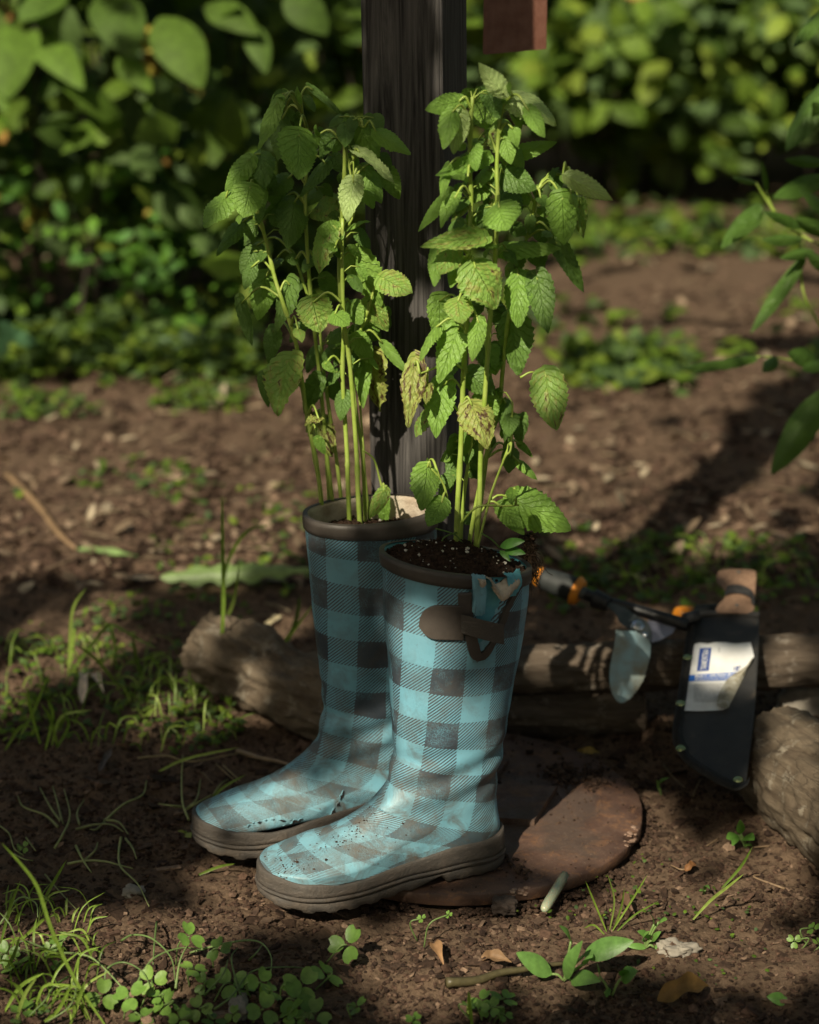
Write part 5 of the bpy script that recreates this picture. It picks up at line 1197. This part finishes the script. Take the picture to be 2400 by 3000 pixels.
shrub(-1.2, 7.4, 1.1, .5, 1.7, 2000, .11, 'tall shrub mass far behind on the left', parts=20)
shrub(2.2, 7.4, .8, .5, 1.7, 1500, .11, 'tall shrub far away at the right edge', parts=20)
# distant trees close the clearing
def tree(x, y, h, label, crown=1.6, n=1600, z0=1.0, tr=.13):
    root = thing('tree', label, 'tree', (x, y, 0)); mb = MB()
    P = catmull([Vector((x, y, -.1)), Vector((x+rnd(-.1, .1), y, h*.35)), Vector((x+rnd(-.2, .2), y, h*.7)), Vector((x+rnd(-.3, .3), y, h))], 5)
    mb.tube(P, [tr*(1-.75*k/len(P)) for k in range(len(P))], 12)
    for k in range(7):
        b = P[5+k]; e = b+Vector((math.cos(k*2.1)*crown*.7, math.sin(k*2.1)*crown*.7, rnd(.3, 1))); mb.tube([b, (b+e)/2+Vector((0, 0, .1)), e], [tr*.35, tr*.25, tr*.1], 6)
    wpart('trunk', mb, M['trunk'], root)
    mb = MB(); cl = [Vector((x+random.gauss(0, crown*.5), y+random.gauss(0, crown*.4), lerp(z0, h, random.random()))) for _ in range(45)]
    for i in range(n):
        p = random.choice(cl)+Vector((random.gauss(0, .28), random.gauss(0, .28), random.gauss(0, .25))); L = rnd(.14, .26); leafq(mb, p, rdir(.4), Vector((0, -.5, 1)), L, L*.6, pick(FC[:4]))
    o = wpart('crown', mb, M['foliage'], root); o['kind'] = 'stuff'
for k, (x, y) in enumerate(((-3.6, 9.5), (-1.4, 10.2), (.9, 9.8), (3.2, 9.6), (5.2, 8.4), (-5.2, 7.5))):
    tree(x, y, rnd(3.6, 4.4), ['bushy tree closing the clearing at the far left', 'tree behind the left shrubs', 'tree behind the post and board', 'tree far behind the right bushes', 'tree beyond the right edge of the clearing', 'tree beyond the left edge of the clearing'][k], z0=.2)
for k, (x, y, l) in enumerate(((-3.6, -3.6, 'sky-blocking tree added behind the viewer on the left of the clearing'), (-.9, -4.6, 'sky-blocking tree added straight behind the viewer'), (1.9, -3.9, 'sky-blocking tree added behind the viewer on the right'), (4.2, -1.4, 'sky-blocking tree added on the right side of the clearing near the viewer'), (4.4, 2.2, 'sky-blocking tree added on the right side of the clearing level with the boots'), (-4.4, 1.6, 'sky-blocking tree added on the left side of the clearing level with the boots'), (-4.5, 4.6, 'sky-blocking tree added on the left side of the clearing beyond the bushes'), (4.6, 5.4, 'sky-blocking tree added on the right side of the clearing beyond the path'))):
    tree(x, y, rnd(3.9, 4.3), l, crown=1.9, n=1500, z0=.5)  # unseen trees added around the viewer to hold back sky light
# ground cover sprinkled on the path
mb = MB()
def sprinkle(n, x0, x1, y0, y1, s0, s1, dens=.0, up=.02):
    for i in range(n):
        p = gnd(rnd(x0, x1), rnd(y0, y1))
        if noise.noise(p*2.6) < dens: continue
        for k in range(3): d = rdir(-.2); L = rnd(s0, s1); leafq(mb, p+Vector((rnd(-.02, .02), rnd(-.02, .02), rnd(.003, up))), d, Vector((0, -.3, 1)), L, L*.7, pick(FC[1:]))
sprinkle(260, 1250, 2400, 640, 1250, .02, .05, .05, .04); sprinkle(200, 1600, 2400, 1450, 1800, .01, .022, .1, .02); sprinkle(160, 0, 600, 1100, 1500, .012, .025, .15, .015)
sprinkle(260, 0, 700, 1750, 2200, .006, .015, -.05, .015); sprinkle(120, 400, 1100, 1400, 1760, .008, .02, .1, .01); sprinkle(160, 0, 900, 2850, 3020, .003, .010, -.1, .02); sprinkle(90, 1300, 2400, 2500, 3000, .003, .007, .2, .006)
sprinkle(520, -50, 760, 960, 1130, .02, .04, -.6, .07); sprinkle(260, 0, 700, 1120, 1230, .012, .028, .0, .03); sprinkle(160, 1250, 2400, 620, 760, .03, .06, -.4, .06); sprinkle(100, 1650, 2000, 1050, 1150, .03, .05, -1, .05)
o = link('ground_cover', mb.mesh('ground_cover', M['foliage'])); o['kind'] = 'stuff'
mb = MB()
for i in range(1100):        # fallen leaves and splinters on the far path
    p = gnd(rnd(0, 2400), rnd(640, 1750)); L = rnd(.012, .045)
    if random.random() < .5: leafq(mb, p+Vector((0, 0, .012)), rdir(0.), Vector((0, 0, 1)), L, L*.5, pick([(.20, .145, .10), (.26, .19, .13), (.14, .10, .065), (.33, .27, .19)]))
for i in range(420):
    p = gnd(rnd(0, 2400), rnd(700, 1800), .006); a = rnd(0, 6.28); L = rnd(.02, .07); q = p+Vector((math.cos(a)*L, math.sin(a)*L, rnd(-.002, .008))); mb.tube([p, (p+q)/2+Vector((rnd(-.004, .004), 0, .002)), q], rnd(.0008, .002), 4, col=pick([(.17, .12, .08), (.26, .20, .13), (.10, .07, .05)]))
o = link('leaf_litter', mb.mesh('leaf_litter', M['dry'])); o['kind'] = 'stuff'
mb = MB()
for i in range(330):
    b = gnd(*random.choice([(rnd(0, 560), rnd(1900, 2200)), (rnd(380, 700), rnd(1950, 2200)), (rnd(0, 300), rnd(2650, 3000)), (rnd(1750, 2400), rnd(1600, 1760))])); b.z = g(b.x, b.y); h = rnd(.012, .045); a = rnd(0, 6.28)
    blade(mb, [b, b+Vector((math.cos(a)*h*.3, math.sin(a)*h*.3, h*.7)), b+Vector((math.cos(a)*h*.9, math.sin(a)*h*.9, h*rnd(.6, 1)))], rnd(.0010, .0024), pick(GR))
o = link('short_grass', mb.mesh('short_grass', M['weed'])); o['kind'] = 'stuff'

# ------------------------------------------------------------------ unseen tree added to break up the sunlight, gaps shaped to the sun spots
LP = [(1480, 700, 340, 560, .97), (1500, 1300, 260, 260, .9), (1180, 760, 120, 110, .9), (1085, 900, 120, 300, .95), (1075, 600, 110, 190, .75), (980, 1350, 180, 260, .92), (830, 1010, 130, 170, .5), (620, 760, 140, 300, .42), (830, 500, 160, 330, .40)]
LW = [(1180, 1330, 170, 260, .95), (1260, 950, 60, 120, .5)]
LB_ = [(1190, 1505, 90, 50, 1.), (960, 1565, 90, 35, .6), (700, 2360, 230, 90, .8), (950, 2370, 90, 60, .5), (1060, 2270, 70, 110, .8), (1010, 2120, 60, 60, .3), (1230, 2230, 150, 370, .95), (1390, 2250, 60, 230, .6), (1020, 2530, 300, 170, .92), (1250, 2400, 200, 160, .92), (1000, 2640, 300, 90, .8), (1230, 1830, 110, 110, .5)]
LG = [(2200, 1480, 300, 200, .5), (1500, 1620, 200, 120, .3), (700, 1690, 260, 45, .9), (500, 1380, 800, 290, .84), (1850, 1050, 660, 560, .78), (540, 150, 120, 140, .95), (90, 200, 190, 160, .95), (720, 60, 130, 80, .8), (1900, 200, 460, 260, .75), (1480, 250, 120, 300, .7), (350, 850, 350, 200, .55),
      (300, 2850, 480, 190, .68), (1750, 2820, 700, 200, .70), (1700, 1965, 120, 95, 1.), (1730, 2095, 110, 50, .95), (1560, 1940, 60, 60, .4), (2130, 1960, 110, 70, .9), (2330, 1930, 90, 70, .8), (2320, 2280, 120, 190, .75), (1850, 1990, 60, 130, .7), (1870, 1820, 60, 40, .8),
      (1720, 2420, 260, 140, .92), (820, 2600, 260, 120, .62), (380, 2020, 400, 150, .64), (150, 1750, 250, 120, .5), (760, 1830, 160, 60, .6), (600, 1850, 90, 50, .55), (2100, 2600, 260, 140, .6), (2170, 1750, 60, 60, .4)]
def lit(px, py, L=None):
    m = 0.
    for cx, cy, rx, ry, s in (L or LG):
        d = ((px-cx)/rx)**2+((py-cy)/ry)**2
        if d < 1: m = max(m, s)
        elif d < 1.3: m = max(m, s*(1.3-d)/.3)
    if L is LG and py < 1050: m = max(m, .6)
    return m
bpy.context.view_layer.update(); dg = bpy.context.evaluated_depsgraph_get()
e1 = SUN.cross(Vector((0, 0, 1))).normalized(); e2 = SUN.cross(e1)*-1
if e2.z < 0: e2 = -e2
cen = Vector((0, 2.2, .25)); mb = MB(); ST = .02
grid_ = {}
NX = (-70, 100); NY = (-62, 165)
for i in range(*NX):
    for j in range(*NY):
        o0 = cen+e1*i*ST+e2*j*ST+SUN*6
        hit, loc, nr, idx, obx, mt = scn.ray_cast(dg, o0, -SUN, distance=14)
        if not hit: grid_[i, j] = .3; continue
        px, py = proj(loc)
        if -100 < px < 2500 and -100 < py < 3100: pn = obx.parent.name if obx.parent else obx.name; v = lit(px, py, LP if pn.startswith(('lemon', 'potting', 'perlite')) else LB_ if pn.startswith('rubber') else LW if pn.startswith('wooden') else LG)
        else: v = .35
        grid_[i, j] = v
TL = [(.05, .13, .02), (.07, .16, .03), (.04, .10, .02)]
for (i, j), v in grid_.items():
    nb = min(grid_.get((i+a, j+b), v) for a in (-1, 0, 1) for b in (-1, 0, 1)); mxn = max(grid_.get((i+a, j+b), v) for a in (-1, 0, 1) for b in (-1, 0, 1))
    vv = v if v < .05 or v > .9 else .6*v+.4*mxn
    nz = .5+.62*noise.noise(Vector((i*.16, j*.16, 3)))+.25*noise.noise(Vector((i*.4, j*.4, 9)))     # gaps come in clumps
    dark = v < .05
    if (nz < vv and not dark) or (v > .75 and mxn > .8) or v > .85: continue
    for _ in range((7 if mxn < .1 else 3) if dark else 2):
        d = rnd(2.3, 3.1)
        p = cen+e1*(i+rnd(-.5, .5))*ST+e2*(j+rnd(-.5, .5))*ST
        # distance so that the crown stays a layer well above the ground and out of the picture
        t = (2.25+rnd(-.3, .35)-p.z)/SUN.z; p = p+SUN*t
        dd = (e1*rnd(-1, 1)+e2*rnd(-1, 1)+SUN*rnd(-.25, .25)).normalized(); L = rnd(.030, .046); leafq(mb, p-dd*L*.5, dd, SUN+Vector((rnd(-.3, .3), rnd(-.3, .3), 0)), L, L*.72, pick(TL))
# unseen leaf roof added to cut sky light, lets the same shafts of sun through
for k in range(26000):
    p = Vector((rnd(-3.2, 3.6), rnd(-2.6, 4.2), rnd(2.6, 3.5))); q = p-cen
    i = int(round(q.dot(e1)/ST)); j = int(round(q.dot(e2)/ST))
    if any(grid_.get((i+a, j+b), 1.) > .3 for a in (-2, 0, 2) for b in (-2, 0, 2)): continue
    dd = (e1*rnd(-1, 1)+e2*rnd(-1, 1)+SUN*rnd(-.4, .4)).normalized(); L = rnd(.07, .11); leafq(mb, p, dd, Vector((rnd(-.5, .5), rnd(-.8, .2), 1)), L, L*.72, pick(TL))
lo = min(v[2] for v in mb.v)
tr = thing('added_shade_tree', 'unseen leafy tree added with its crown shaped to dapple the light', 'tree', (-1.9, -.9, 0))
mb2 = MB(); T0 = Vector((-1.9, -.9, -.1))
TP = catmull([T0, T0+Vector((.05, .1, 1.2)), T0+Vector((.2, .4, 2.3)), T0+Vector((.5, .9, 3.0))], 6); mb2.tube(TP, [.12*(1-.6*k/len(TP)) for k in range(len(TP))], 12)
for e in ((-.6, .9, 2.35), (.3, .5, 2.45), (-.1, 1.5, 2.4), (.6, 1.3, 2.45), (-1.2, 1.6, 2.3), (-.4, 2.3, 2.45)):
    b = TP[11]; e = Vector(e); mb2.tube(catmull([b, (b+e)/2+Vector((0, 0, .12)), e], 5), [.013*(1-.08*k) for k in range(11)], 6)
wpart('trunk', mb2, M['trunk'], tr)
o = wpart('crown', mb, M['tree'], tr, False); o['kind'] = 'stuff'
print('canopy leaves', len(mb.f)//6, 'lowest', lo)
